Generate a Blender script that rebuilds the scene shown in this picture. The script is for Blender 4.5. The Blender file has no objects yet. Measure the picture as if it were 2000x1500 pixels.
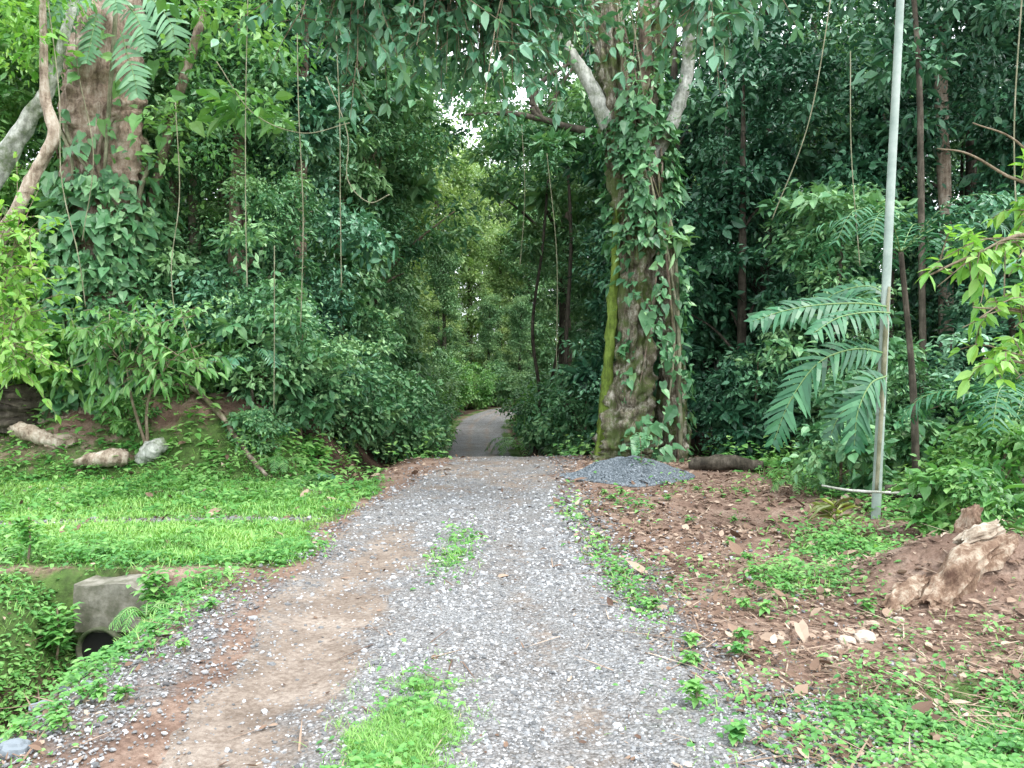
import bpy, math, numpy as np
from mathutils import Vector
R = math.radians
S = bpy.context.scene
C = S.collection
rng = np.random.default_rng(7)
F = 1480.0; CAMZ = 1.6
def P(px, py, d): return np.array([(px-1000)/F*d, d, CAMZ-(py-750)/F*d])

# ---------------------------------------------------------------- noise
def vnoise(x, y, s=1.0, seed=0):
    x = np.asarray(x, float)/s+1000.3; y = np.asarray(y, float)/s+1000.7
    xi = np.floor(x).astype(np.int64); yi = np.floor(y).astype(np.int64)
    fx = x-xi; fy = y-yi; fx = fx*fx*(3-2*fx); fy = fy*fy*(3-2*fy)
    def h(a, b):
        n = (a*374761393+b*668265263+seed*974634777) & 0xffffffff
        n = ((n ^ (n >> 13))*1274126177) & 0xffffffff
        return ((n ^ (n >> 16)) & 0xffff)/65535.0
    return (h(xi, yi)*(1-fx)+h(xi+1, yi)*fx)*(1-fy)+(h(xi, yi+1)*(1-fx)+h(xi+1, yi+1)*fx)*fy
def fbm(x, y, s=1.0, seed=0):
    return .55*vnoise(x, y, s, seed)+.28*vnoise(x, y, s*.45, seed+3)+.17*vnoise(x, y, s*.2, seed+7)
def ss(a, b, t):
    t = np.clip((np.asarray(t, float)-a)/(b-a), 0, 1); return t*t*(3-2*t)
def gs(x, y, cx, cy, sx, sy): return np.exp(-((x-cx)/sx)**2-((y-cy)/sy)**2)

# ---------------------------------------------------------------- terrain
RC = ([-5, 0, 3.1, 6, 9.4, 15.8, 22, 30, 37, 43, 48, 52, 57, 70], [-.1, -.1, -.15, -.45, -.62, -.2, -.65, -1.25, -1.65, -1.9, -1.5, -.4, 2.6, 12])
def rc(y): return np.interp(y, *RC)
def rhw(y): return np.interp(y, [0, 4, 9, 12, 16, 20, 28, 45, 52, 70], [1.6, 1.5, 1.4, 1.3, 1.15, 1.1, .98, .95, 1.3, 1.6])
def H(x, y):
    x = np.asarray(x, float); y = np.asarray(y, float)
    z = np.interp(y, [-50, 14, 16.5, 20, 28, 37, 53, 60, 80, 400], [0, 0, -.0, -.4, -1.3, -1.25, -.1, .1, .4, 2])
    onroad = np.exp(-((x-rc(y))/2.0)**4)
    z = z+.10*(fbm(x, y, 1.6, 5)-.5)*(1-.8*onroad)+.03*(fbm(x, y, .35, 9)-.5)*(1-.5*onroad)
    z = z+ss(12.0, 14.4, y)*ss(-3.4, -5.2, x)*(1.5+.8*(fbm(x, y, 1.1, 21)-.5))
    z = z+ss(19, 24, y)*ss(-3.2, -4.8, x)*.5+ss(18, 26, y)*ss(.9, 3.2, x)*.9*ss(50, 42, y)
    xd = np.interp(y, [1, 4.8, 6.6], [-2.9, -3.15, -3.42])
    z = z-.95*np.exp(-((x-xd)/.42)**2)*ss(6.50, 6.38, y)*ss(1, 3, y)
    z = z-.5*np.exp(-((x+3.05)/.45)**2)*ss(11.5, 12.8, y)*ss(22, 18, y)
    z = z+.42*gs(x, y, 3.6, 5.75, .95, .55)*(.65+.7*fbm(x, y, .25, 4))-.28*gs(x, y, 3.3, 9.2, 1.0, .7)+.18*gs(x, y, 4.8, 9, 1.5, 1.6)
    z = z+.12*gs(x, y, 2.5, 15.2, 1.8, 1.5)
    u = x-rc(y)
    z = z-.03*np.exp(-((u-.5)/.25)**2)*ss(20, 14, y)-.045*np.exp(-((x+1.2)/.35)**2)*ss(12, 9, y)
    return z
def track(x, y): return np.exp(-((y-8.95-.08*(x+3))/.22)**2)*ss(-1.9, -2.6, x)+.55*np.exp(-((y-11.2)/.2)**2)*ss(-2, -2.6, x)
def green(x, y):
    n = fbm(x, y, .9, 31)-.5; u = x-rc(y); g = 0*x
    dr = ss(-1.75, -2.35, x+.55*n)*ss(6.3, 6.9, y)*ss(13.2, 12.2, y)
    g = np.maximum(g, dr*(.75+.9*(fbm(x, y, .7, 44)-.35)))
    g = np.maximum(g, ss(-1.75, -2.5, x+.8*n)*ss(1.5, 2.4, y)*ss(7, 6.3, y)*(.42+1.7*n+.3*ss(-2.6, -3.4, x)))
    g = np.maximum(g, ss(12, 12.6, y)*ss(-2.8, -3.6, x)*(.66+1.5*n))
    g = g*(1-np.clip(track(x, y)*(1.15-.5*fbm(x, y, .3, 12)), 0, 1))
    g = np.maximum(g, gs(x, y, -.50, 3.35, .19, .6)*1.6*(.9+n))
    g = np.maximum(g, gs(x, y, -.55, 7.3, .2, 1.0)*.85*(.8+1.5*n))
    g = np.maximum(g, np.exp(-((u-1.32)/.17)**2)*ss(4, 5, y)*ss(14, 10, y)*(.34+1.5*n))
    g = np.maximum(g, gs(x, y, 2.25, 6.0, .40, .5)*(.9+n)); g = np.maximum(g, gs(x, y, 3.3, 7.2, .55, .8)*(1.0+n))
    g = np.maximum(g, gs(x, y, 2.35, 3.5, .95, .72)*(.95+1.1*n)); g = np.maximum(g, gs(x, y, 3.4, 4.1, .6, .7)*(.8+n))
    g = np.maximum(g, ss(1.25, 1.7, u)*ss(2.0, 3.2, y)*ss(14, 12, y)*(.07+.8*n))
    g = np.maximum(g, ss(15.5, 18, y)*ss(1.0, 1.4, abs(u))*(.6+n))
    g = np.maximum(g, ss(3.8, 4.8, x)*ss(6, 7.5, y)*(.7+n))
    return np.clip(g, 0, 1)

# ---------------------------------------------------------------- mesh builder
class MB:
    def __init__(s): s.v = []; s.f = []; s.t = []; s.n = 0
    def add(s, v, faces, tint=.5):
        v = np.asarray(v, float).reshape(-1, 3)
        for fa in faces:
            fa = np.asarray(fa, np.int64)
            if len(fa): s.f.append(fa+s.n)
        s.v.append(v); s.t.append(np.broadcast_to(np.asarray(tint, float), (len(v),))); s.n += len(v)
        return s
    def build(s, name, mat, parent=None, smooth=False):
        me = bpy.data.meshes.new(name)
        v = np.concatenate(s.v); t = np.concatenate(s.t)
        me.vertices.add(len(v)); me.vertices.foreach_set('co', v.astype(np.float32).ravel())
        li = np.concatenate([f.ravel() for f in s.f]); tot = np.concatenate([np.full(len(f), f.shape[1]) for f in s.f])
        st = np.concatenate([[0], np.cumsum(tot)[:-1]])
        me.loops.add(len(li)); me.loops.foreach_set('vertex_index', li.astype(np.int32))
        me.polygons.add(len(tot)); me.polygons.foreach_set('loop_start', st.astype(np.int32))
        me.update(calc_edges=True)
        me.polygons.foreach_set('use_smooth', np.full(len(tot), smooth))
        a = me.attributes.new('tint', 'FLOAT', 'POINT'); a.data.foreach_set('value', t.astype(np.float32))
        me.materials.append(mat)
        o = bpy.data.objects.new(name, me); C.objects.link(o)
        if parent: o.parent = parent
        return o
def unit(a): return a/np.maximum(np.linalg.norm(a, axis=-1, keepdims=True), 1e-9)
LEAF5 = (np.array([[0, 0, 0], [0, .5, -.07], [0, 1, -.03], [-.26, .45, .04], [.26, .45, .04]]), [np.array([[0, 4, 2, 1], [0, 1, 2, 3]])])
LEAF8 = (np.array([[0, 0, 0], [0, .33, -.05], [0, .7, -.05], [0, 1.05, -.1], [-.22, .27, .03], [-.22, .62, .02], [.22, .27, .03], [.22, .62, .02]]),
         [np.array([[0, 6, 1], [0, 1, 4], [2, 7, 3], [2, 3, 5]]), np.array([[1, 6, 7, 2], [4, 1, 2, 5]])])
HEART = (np.array([[0, 0, 0], [0, .35, -.06], [0, .75, -.06], [0, 1.05, -.12], [-.3, -.1, .05], [-.42, .22, .04], [-.26, .62, .01], [.3, -.1, .05], [.42, .22, .04], [.26, .62, .01]]),
         [np.array([[0, 7, 8, 1], [0, 1, 5, 4], [1, 8, 9, 2], [1, 2, 6, 5]]), np.array([[2, 9, 3], [2, 3, 6]])])
BLADE = (np.array([[-.03, 0, 0], [.03, 0, 0], [-.028, .5, .0], [.028, .5, .0], [0, 1, 0]]), [np.array([[0, 1, 3, 2]]), np.array([[2, 3, 4]])])
def _ico():
    p = (1+5**.5)/2
    v = np.array([[-1, p, 0], [1, p, 0], [-1, -p, 0], [1, -p, 0], [0, -1, p], [0, 1, p], [0, -1, -p], [0, 1, -p], [p, 0, -1], [p, 0, 1], [-p, 0, -1], [-p, 0, 1]])
    f = np.array([[0, 11, 5], [0, 5, 1], [0, 1, 7], [0, 7, 10], [0, 10, 11], [1, 5, 9], [5, 11, 4], [11, 10, 2], [10, 7, 6], [7, 1, 8], [3, 9, 4], [3, 4, 2], [3, 2, 6], [3, 6, 8], [3, 8, 9], [4, 9, 5], [2, 4, 11], [6, 2, 10], [8, 6, 7], [9, 8, 1]])
    return unit(v)*.5, [f]
ICO = _ico()
FLAT = (ICO[0]*np.array([1, 1, .55]), ICO[1])
def inst(mb, T, pos, d, n, size, tint, droop=0.0, wid=1.0, jit=0.0):
    tv, tf = T; N = len(pos); k = len(tv)
    d = unit(d); s = unit(np.cross(d, n)); n2 = np.cross(s, d)
    size = np.broadcast_to(np.asarray(size, float), (N,)); wid = np.broadcast_to(np.asarray(wid, float), (N,))
    L = tv[None]*np.ones((N, 1, 1))
    if jit: L = L*(1+jit*rng.uniform(-1, 1, (N, k, 1)))
    v = pos[:, None]+size[:, None, None]*(L[..., 0:1]*(s*wid[:, None])[:, None]+L[..., 1:2]*d[:, None]+L[..., 2:3]*n2[:, None])
    v[..., 2] -= (np.asarray(droop)*size)[:, None]*(L[..., 1]**2)
    off = (np.arange(N)*k)[:, None, None]
    mb.add(v.reshape(-1, 3), [(f[None]+off).reshape(-1, f.shape[1]) for f in tf], np.repeat(np.broadcast_to(tint, (N,)), k))
def smoothpath(pts, rad, n):
    pts = np.asarray(pts, float); rad = np.asarray(rad, float)
    t = np.linspace(0, len(pts)-1, n); i = np.clip(t.astype(int), 0, len(pts)-2); u = (t-i)[:, None]
    Q = np.vstack([2*pts[0]-pts[1], pts, 2*pts[-1]-pts[-2]])
    p0, p1, p2, p3 = Q[i], Q[i+1], Q[i+2], Q[i+3]
    out = .5*((2*p1)+(-p0+p2)*u+(2*p0-5*p1+4*p2-p3)*u*u+(-p0+3*p1-3*p2+p3)*u**3)
    return out, np.interp(t, np.arange(len(rad)), rad)
def tube(mb, pts, rad, n=24, seg=10, rough=0.0, flute=0.0, tint=.5, seed=0, cap=True, crag=0.0):
    c, r = smoothpath(pts, rad, n)
    tg = unit(np.gradient(c, axis=0)); ref = np.array([0.13, 1, .2]) if abs(tg[0][2]) > .5 else np.array([0, 0, 1.])
    a = unit(np.cross(tg, ref)); b = np.cross(tg, a)
    th = np.linspace(0, 2*np.pi, seg, endpoint=False)
    rr = r[:, None]*np.ones((1, seg))
    L = np.arange(n)[:, None]*1.0
    if rough:
        rr = rr*(1+rough*(vnoise(np.cos(th)[None]*2+L*.15, np.sin(th)[None]*2+L*.55, .8, seed)-.5)*2)
    if crag: rr = rr*(1+crag*(vnoise(np.cos(th)[None]*9+L*.02, np.sin(th)[None]*9+L*.12, .9, seed+5)-.5)*2)
    if flute: rr = rr*(1+flute*np.abs(np.sin(th*2.5+seed))[None]*np.linspace(1, 0, n)[:, None]**3)
    v = c[:, None]+rr[..., None]*(np.cos(th)[None, :, None]*a[:, None]+np.sin(th)[None, :, None]*b[:, None])
    v = v.reshape(-1, 3); i = np.arange(n-1)[:, None]*seg; j = np.arange(seg)[None]; j2 = (j+1) % seg
    q = np.stack([i+j, i+j2, i+seg+j2, i+seg+j], -1).reshape(-1, 4)
    fs = [q]
    if cap:
        v = np.vstack([v, c[0], c[-1]]); m = n*seg; jj = np.arange(seg)
        fs.append(np.vstack([np.stack([np.full(seg, m), (jj+1) % seg, jj], -1), np.stack([np.full(seg, m+1), (n-1)*seg+jj, (n-1)*seg+(jj+1) % seg], -1)]))
    mb.add(v, fs, tint); return mb

# ---------------------------------------------------------------- materials
def newmat(name):
    m = bpy.data.materials.new(name); m.use_nodes = True; nt = m.node_tree; nt.nodes.clear()
    return m, nt, nt.nodes.new, nt.links.new
def ramp(nt, stops):
    r = nt.nodes.new('ShaderNodeValToRGB'); e = r.color_ramp.elements
    while len(e) < len(stops): e.new(.5)
    for q, (p, c) in zip(e, stops): q.position = p; q.color = (*c, 1)
    return r
def leafmat(name, c0, c1, c2, trans=.3, rough=.42, spec=.5):
    m, nt, N, L = newmat(name)
    a = N('ShaderNodeAttribute'); a.attribute_name = 'tint'
    oi = N('ShaderNodeObjectInfo'); mm = N('ShaderNodeMath'); mm.operation = 'MULTIPLY_ADD'; L(oi.outputs['Random'], mm.inputs[0]); mm.inputs[1].default_value = .22; L(a.outputs['Fac'], mm.inputs[2])
    m2 = N('ShaderNodeMath'); m2.operation = 'SUBTRACT'; L(mm.outputs[0], m2.inputs[0]); m2.inputs[1].default_value = .11
    r = ramp(nt, [(0, c0), (.5, c1), (1, c2)]); L(m2.outputs[0], r.inputs[0])
    b = N('ShaderNodeBsdfPrincipled'); L(r.outputs[0], b.inputs['Base Color']); b.inputs['Roughness'].default_value = rough; b.inputs['Specular IOR Level'].default_value = spec
    o = N('ShaderNodeOutputMaterial')
    if trans:
        t = N('ShaderNodeBsdfTranslucent'); hs = N('ShaderNodeMix'); hs.data_type = 'RGBA'; hs.blend_type = 'MULTIPLY'; hs.inputs[0].default_value = 1
        L(r.outputs[0], hs.inputs[6]); hs.inputs[7].default_value = (1.3, 1.35, .6, 1); L(hs.outputs[2], t.inputs[0])
        x = N('ShaderNodeMixShader'); x.inputs[0].default_value = trans; L(b.outputs[0], x.inputs[1]); L(t.outputs[0], x.inputs[2]); L(x.outputs[0], o.inputs[0])
    else: L(b.outputs[0], o.inputs[0])
    return m
def barkmat(name, c0, c1, c2, scale=6, moss=None, bump=.5, mt=(.48, .62)):
    m, nt, N, L = newmat(name)
    tc = N('ShaderNodeTexCoord'); mp = N('ShaderNodeMapping'); mp.inputs['Scale'].default_value = (1, 1, .16); L(tc.outputs['Object'], mp.inputs[0])
    n1 = N('ShaderNodeTexNoise'); n1.inputs['Scale'].default_value = scale*2.6; n1.inputs['Detail'].default_value = 9; n1.inputs['Roughness'].default_value = .75; L(mp.outputs[0], n1.inputs[0])
    n3 = N('ShaderNodeTexNoise'); n3.inputs['Scale'].default_value = 4.5; n3.inputs['Detail'].default_value = 8; n3.inputs['Roughness'].default_value = .75; L(tc.outputs['Object'], n3.inputs[0])
    av = N('ShaderNodeMix'); av.inputs[0].default_value = .5; L(n1.outputs[0], av.inputs[2]); L(n3.outputs[0], av.inputs[3])
    r = ramp(nt, [(.40, c0), (.5, c1), (.60, c2)]); L(av.outputs[0], r.inputs[0]); col = r.outputs[0]
    if moss:
        n2 = N('ShaderNodeTexNoise'); n2.inputs['Scale'].default_value = 2.2; n2.inputs['Detail'].default_value = 10; n2.inputs['Roughness'].default_value = .75; L(tc.outputs['Object'], n2.inputs[0])
        r2 = ramp(nt, [(mt[0], (0, 0, 0)), (mt[1], (.85, .85, .85))]); L(n2.outputs[0], r2.inputs[0])
        mx = N('ShaderNodeMix'); mx.data_type = 'RGBA'; L(r2.outputs[0], mx.inputs[0]); L(col, mx.inputs[6]); mx.inputs[7].default_value = (*moss, 1); col = mx.outputs[2]
    b = N('ShaderNodeBsdfPrincipled'); L(col, b.inputs['Base Color']); b.inputs['Roughness'].default_value = .9; b.inputs['Specular IOR Level'].default_value = .2
    bp = N('ShaderNodeBump'); bp.inputs['Strength'].default_value = bump; bp.inputs['Distance'].default_value = .08; L(av.outputs[0], bp.inputs['Height']); L(bp.outputs[0], b.inputs['Normal'])
    o = N('ShaderNodeOutputMaterial'); L(b.outputs[0], o.inputs[0]); return m
def tintmat(name, stops, rough=.8, noise=0, spec=.3):
    m, nt, N, L = newmat(name); a = N('ShaderNodeAttribute'); a.attribute_name = 'tint'
    r = ramp(nt, stops); f = a.outputs['Fac']
    if noise:
        tc = N('ShaderNodeTexCoord'); n = N('ShaderNodeTexNoise'); n.inputs['Scale'].default_value = noise; n.inputs['Detail'].default_value = 8; n.inputs['Roughness'].default_value = .7; L(tc.outputs['Object'], n.inputs[0])
        mm = N('ShaderNodeMath'); mm.operation = 'MULTIPLY_ADD'; L(n.outputs[0], mm.inputs[0]); mm.inputs[1].default_value = 2.0; mm.inputs[2].default_value = -1.0
        m2 = N('ShaderNodeMath'); m2.operation = 'ADD'; L(mm.outputs[0], m2.inputs[0]); L(f, m2.inputs[1]); f = m2.outputs[0]
    L(f, r.inputs[0]); b = N('ShaderNodeBsdfPrincipled'); L(r.outputs[0], b.inputs['Base Color']); b.inputs['Roughness'].default_value = rough; b.inputs['Specular IOR Level'].default_value = spec
    if noise:
        bp = N('ShaderNodeBump'); bp.inputs['Strength'].default_value = .5; bp.inputs['Distance'].default_value = .02; L(n.outputs[0], bp.inputs['Height']); L(bp.outputs[0], b.inputs['Normal'])
    o = N('ShaderNodeOutputMaterial'); L(b.outputs[0], o.inputs[0]); return m

M = {}
M['wall'] = leafmat('wall_leaf', (.04, .13, .055), (.10, .26, .11), (.27, .46, .21), .15)
M['teal'] = leafmat('teal_leaf', (.035, .12, .07), (.09, .25, .14), (.25, .46, .29), .12, .36)
M['dark'] = leafmat('shade_dark_leaf', (.014, .065, .035), (.04, .14, .07), (.10, .25, .12), 0)  # darker greens put the shade of the right-hand forest into the leaf colour
M['far'] = leafmat('sunlit_far_leaf', (.12, .22, .08), (.23, .37, .14), (.42, .54, .25), .25, .5)  # sunlight and haze on the far trees painted in as lighter yellow-green
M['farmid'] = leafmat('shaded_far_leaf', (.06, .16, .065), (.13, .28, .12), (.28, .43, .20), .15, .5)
M['lime'] = leafmat('lime_leaf', (.08, .24, .04), (.18, .40, .08), (.36, .56, .16), .35, .4)
M['mid'] = leafmat('mid_leaf', (.05, .17, .045), (.12, .30, .08), (.26, .45, .15), .25)
M['grass'] = leafmat('grass_blade', (.09, .24, .05), (.18, .40, .09), (.34, .54, .17), .3, .5)
M['cover'] = leafmat('cover_leaf', (.05, .19, .045), (.12, .33, .075), (.27, .48, .15), .3, .45)
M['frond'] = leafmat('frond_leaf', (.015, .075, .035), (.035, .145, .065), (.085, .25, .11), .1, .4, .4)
M['bark'] = barkmat('brown_bark', (.07, .05, .04), (.20, .15, .115), (.36, .31, .25), 5, (.08, .12, .03))
M['redbark'] = barkmat('red_bark', (.12, .085, .065), (.36, .27, .21), (.60, .51, .43), 4, (.12, .14, .08), .9, (.54, .66))
M['mossbark'] = barkmat('mossy_bark', (.035, .03, .02), (.16, .14, .10), (.46, .44, .37), 5, (.08, .12, .03), 1.0, (.46, .58))
M['palebark'] = barkmat('pale_bark', (.14, .10, .07), (.38, .31, .24), (.60, .54, .45), 4, None, .9)
M['wood'] = barkmat('rotting_wood', (.09, .05, .035), (.27, .18, .125), (.56, .47, .37), 5, None, 1.0)
M['lichen'] = barkmat('lichen_bark', (.14, .15, .13), (.34, .35, .31), (.60, .61, .56), 3, (.08, .12, .04))
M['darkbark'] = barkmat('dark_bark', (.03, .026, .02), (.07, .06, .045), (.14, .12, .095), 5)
M['twig'] = barkmat('twig_bark', (.10, .08, .05), (.2, .16, .11), (.32, .27, .2), 8)
M['liana'] = barkmat('liana_bark', (.12, .13, .08), (.22, .22, .14), (.34, .33, .24), 8)
M['stone'] = tintmat('gravel_stone', [(0, (.08, .082, .085)), (.35, (.19, .195, .20)), (.65, (.33, .335, .345)), (1, (.60, .61, .62))], .75)
M['bluestone'] = tintmat('blue_stone', [(0, (.06, .075, .085)), (.5, (.12, .145, .165)), (1, (.25, .28, .31))], .7)
M['rock'] = tintmat('rock', [(0, (.20, .12, .085)), (.5, (.33, .25, .19)), (1, (.5, .43, .36))], .85, 8)
M['litter'] = tintmat('dead_leaf', [(0, (.07, .04, .028)), (.5, (.20, .13, .09)), (1, (.50, .40, .31))], .8)
M['concrete'] = tintmat('mossy_concrete', [(0, (.05, .07, .03)), (.45, (.13, .125, .095)), (1, (.32, .30, .26))], .9, 6)
M['pole'] = tintmat('pole_paint', [(0, (.17, .23, .20)), (.5, (.30, .37, .33)), (1, (.43, .48, .44))], .5, 3)
M['black'] = tintmat('pipe_shade', [(0, (.01, .01, .01)), (1, (.03, .03, .025))], .9)

def groundmat(name, road):
    m, nt, N, L = newmat(name); tc = N('ShaderNodeTexCoord'); co = tc.outputs['Object']
    def noise(s, d=8, r=.6):
        n = N('ShaderNodeTexNoise'); n.inputs['Scale'].default_value = s; n.inputs['Detail'].default_value = d; n.inputs['Roughness'].default_value = r; L(co, n.inputs[0]); return n.outputs[0]
    def mix(f, a, b, bt='MIX'):
        x = N('ShaderNodeMix'); x.data_type = 'RGBA'; x.blend_type = bt
        for s, v in ((x.inputs[0], f), (x.inputs[6], a), (x.inputs[7], b)):
            if isinstance(v, (int, float)): s.default_value = v
            elif isinstance(v, tuple): s.default_value = (*v, 1)
            else: L(v, s)
        return x.outputs[2]
    def attr(n):
        a = N('ShaderNodeAttribute'); a.attribute_name = n; return a.outputs['Fac']
    def add(a, b, k=1, c=0, op='MULTIPLY_ADD'):
        q = N('ShaderNodeMath'); q.operation = op; L(b, q.inputs[0]); q.inputs[1].default_value = k; L(a, q.inputs[2])
        w = N('ShaderNodeMath'); w.operation = 'ADD'; L(q.outputs[0], w.inputs[0]); w.inputs[1].default_value = c; return w.outputs[0]
    def thr(f, a, b):
        q = N('ShaderNodeMapRange'); q.interpolation_type = 'SMOOTHSTEP'; L(f, q.inputs[0]); q.inputs[1].default_value = a; q.inputs[2].default_value = b; return q.outputs[0]
    r1 = ramp(nt, [(.3, (.16, .125, .10)), (.5, (.275, .225, .185)), (.7, (.40, .345, .295))] if road else [(.3, (.13, .08, .06)), (.5, (.25, .17, .13)), (.7, (.40, .31, .25))]); L(noise(2.2, 10, .7), r1.inputs[0]); dirt = r1.outputs[0]
    r1b = ramp(nt, [(.40, (.45, .40, .37)), (.58, (1, 1, 1))]); L(noise(30, 8, .75), r1b.inputs[0]); dirt = mix(.7, dirt, r1b.outputs[0], 'MULTIPLY')
    v = N('ShaderNodeTexVoronoi'); v.inputs['Scale'].default_value = 50; v.inputs['Randomness'].default_value = 1; L(co, v.inputs[0])
    v2 = N('ShaderNodeTexVoronoi'); v2.inputs['Scale'].default_value = 110; L(co, v2.inputs[0])
    sep = N('ShaderNodeSeparateColor'); L(v.outputs['Color'], sep.inputs[0])
    r2 = ramp(nt, [(0, (.155, .155, .155)), (.5, (.285, .29, .295)), (1, (.50, .505, .51))]); L(sep.outputs[0], r2.inputs[0])
    sep2 = N('ShaderNodeSeparateColor'); L(v2.outputs['Color'], sep2.inputs[0])
    r3 = ramp(nt, [(0, (.135, .135, .135)), (1, (.42, .42, .42))]); L(sep2.outputs[1], r3.inputs[0])
    st = mix(sep.outputs[2], r2.outputs[0], r3.outputs[0])
    dk = ramp(nt, [(0, (1, 1, 1)), (.55, (.85, .85, .85)), (.8, (.35, .32, .28))]); L(v.outputs['Distance'], dk.inputs[0]); st = mix(.7, st, dk.outputs[0], 'MULTIPLY')
    lg = ramp(nt, [(.35, (.70, .63, .58)), (.62, (1.0, 1.0, 1.0))]); L(noise(1.3, 8, .7), lg.inputs[0]); st = mix(.7, st, lg.outputs[0], 'MULTIPLY')
    gm = thr(add(attr('gravel'), noise(7, 8, .75), 1.3, -.65), .25, .75)
    col = mix(gm, dirt, st)
    if not road:
        gn = ramp(nt, [(.35, (.05, .08, .025)), (.65, (.09, .16, .04))]); L(noise(12), gn.inputs[0])
        g = thr(add(attr('green'), noise(5, 8, .7), 1.0, -.5), .3, .6); col = mix(g, col, gn.outputs[0])
        wet = thr(add(attr('humus'), noise(3), .8, -.4), .3, .7); hm = ramp(nt, [(.4, (.03, .02, .014)), (.6, (.10, .065, .045))]); L(noise(18), hm.inputs[0]); col = mix(wet, col, hm.outputs[0])
    b = N('ShaderNodeBsdfPrincipled'); L(col, b.inputs['Base Color']); b.inputs['Roughness'].default_value = .9; b.inputs['Specular IOR Level'].default_value = .2
    hh = N('ShaderNodeMath'); hh.operation = 'MULTIPLY'; L(v.outputs['Distance'], hh.inputs[0]); L(gm, hh.inputs[1])
    h2 = N('ShaderNodeMath'); h2.operation = 'MULTIPLY_ADD'; L(hh.outputs[0], h2.inputs[0]); h2.inputs[1].default_value = -1; L(noise(20, 8, .7), h2.inputs[2])
    bp = N('ShaderNodeBump'); bp.inputs['Strength'].default_value = .9; bp.inputs['Distance'].default_value = .025; L(h2.outputs[0], bp.inputs['Height']); L(bp.outputs[0], b.inputs['Normal'])
    o = N('ShaderNodeOutputMaterial'); L(b.outputs[0], o.inputs[0]); return m
M['ground'] = groundmat('forest_ground', False); M['road'] = groundmat('gravel_track', True)

# ---------------------------------------------------------------- tagging
def tag(o, label=None, cat=None, group=None, kind=None):
    if label: o['label'] = label
    if cat: o['category'] = cat
    if group: o['group'] = group
    if kind: o['kind'] = kind
    return o
def empty(name, loc, label, cat, group=None):
    o = bpy.data.objects.new(name, None); C.objects.link(o); o.location = tuple(loc); o.empty_display_size = .2
    return tag(o, label, cat, group)

# ---------------------------------------------------------------- ground and road
def gravelmask(x, y):
    u = x-rc(y)
    g = ss(1.85, 1.05, abs(u-.15))*.97
    n = fbm(x, y, .5, 71)-.5
    lt = np.exp(-((x+1.24+.35*n)/.40)**2)*ss(10.5, 8, y)*np.interp(y, [2, 6, 8], [1.0, .95, .75])
    rt = np.exp(-((u-.5+.3*n)/.22)**2)*.38*ss(13, 9, y)
    g = g*(1-.93*np.clip(lt, 0, 1))*(1-rt)*(1-.45*ss(9.5, 12, y)*ss(30, 20, y))
    g = g*(1-.2*ss(-1.6, -2.1, x)*ss(8, 6, y))
    g = np.maximum(g, .45*ss(-1.65, -1.85, x)*ss(-2.6, -2.2, x)*ss(7, 6, y))
    g = np.maximum(g, ss(.35, .9, x)*ss(5.2, 3.2, y)*ss(2.3, 1.3, x)*.9)
    g = np.maximum(g, track(x, y)*.85)
    return np.clip(g+.7*n*(g > .1), 0, 1)
def sheet(xs, ys, name, mat, zoff=0):
    X, Y = np.meshgrid(xs, ys); Z = H(X, Y)+zoff
    v = np.stack([X, Y, Z], -1).reshape(-1, 3); nx = len(xs); ny = len(ys)
    i = np.arange(ny-1)[:, None]*nx; j = np.arange(nx-1)[None]
    q = np.stack([i+j, i+j+1, i+nx+j+1, i+nx+j], -1).reshape(-1, 4)
    o = MB().add(v, [q]).build(name, mat, smooth=True)
    for an, fn in (('gravel', gravelmask), ('green', green), ('humus', lambda x, y: np.maximum(np.maximum(ss(13.5, 16, y)*ss(1.3, 2.2, abs(x-rc(y))), ss(3.8, 4.8, x)*ss(7, 8.5, y)), 1.2*np.exp(-((x+3.2)/.38)**2)*ss(6.6, 6.4, y)))):
        a = o.data.attributes.new(an, 'FLOAT', 'POINT'); a.data.foreach_set('value', fn(X, Y).ravel().astype(np.float32))
    return o
xs = np.concatenate([[-400, -150, -80, -50, -35, -25], np.arange(-20, -8, .5), np.arange(-8, 8, .06), np.arange(8, 20, .5), [20, 25, 35, 50, 80, 150, 400]])
ys = np.concatenate([[-60, -20, -8, -3, 0], np.arange(1, 18, .06), np.arange(18, 70, .4), [72, 76, 82, 95, 120, 180, 300, 500]])
tag(sheet(xs, ys, 'ground', M['ground']), 'reddish earth forest floor with green patches on both sides of the track', 'ground', kind='structure')
yr = np.concatenate([np.arange(-3, 20, .06), np.arange(20, 66, .25)])
uu = np.linspace(-1, 1, 61)
Yr, U = np.meshgrid(yr, uu, indexing='ij')
wl = rhw(Yr)*(1+.30*(fbm(Yr, 0*Yr, .8, 51)-.5))+.03; wr = rhw(Yr)*(1+.32*(fbm(Yr, 0*Yr+9, .7, 52)-.5))+.25*ss(6, 3, Yr)
Xr = rc(Yr)+np.where(U < 0, U*wl, U*wr)
e = ss(1, .8, abs(U)); Zr = H(Xr, Yr)-.022+.032*e+.024*(fbm(Xr, Yr, .15, 60)-.5)*(1.2-e*.6)
n1 = len(uu); i = np.arange(len(yr)-1)[:, None]*n1; j = np.arange(n1-1)[None]
q = np.stack([i+j, i+j+1, i+n1+j+1, i+n1+j], -1).reshape(-1, 4)
ro = MB().add(np.stack([Xr, Yr, Zr], -1).reshape(-1, 3), [q]).build('road', M['road'], smooth=True)
gfar = .5+.6*(fbm(Xr, Yr, 1.2, 19)-.5)+.35*(1-np.exp(-((np.abs(Xr-rc(Yr))-.45)/.2)**2))
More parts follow.
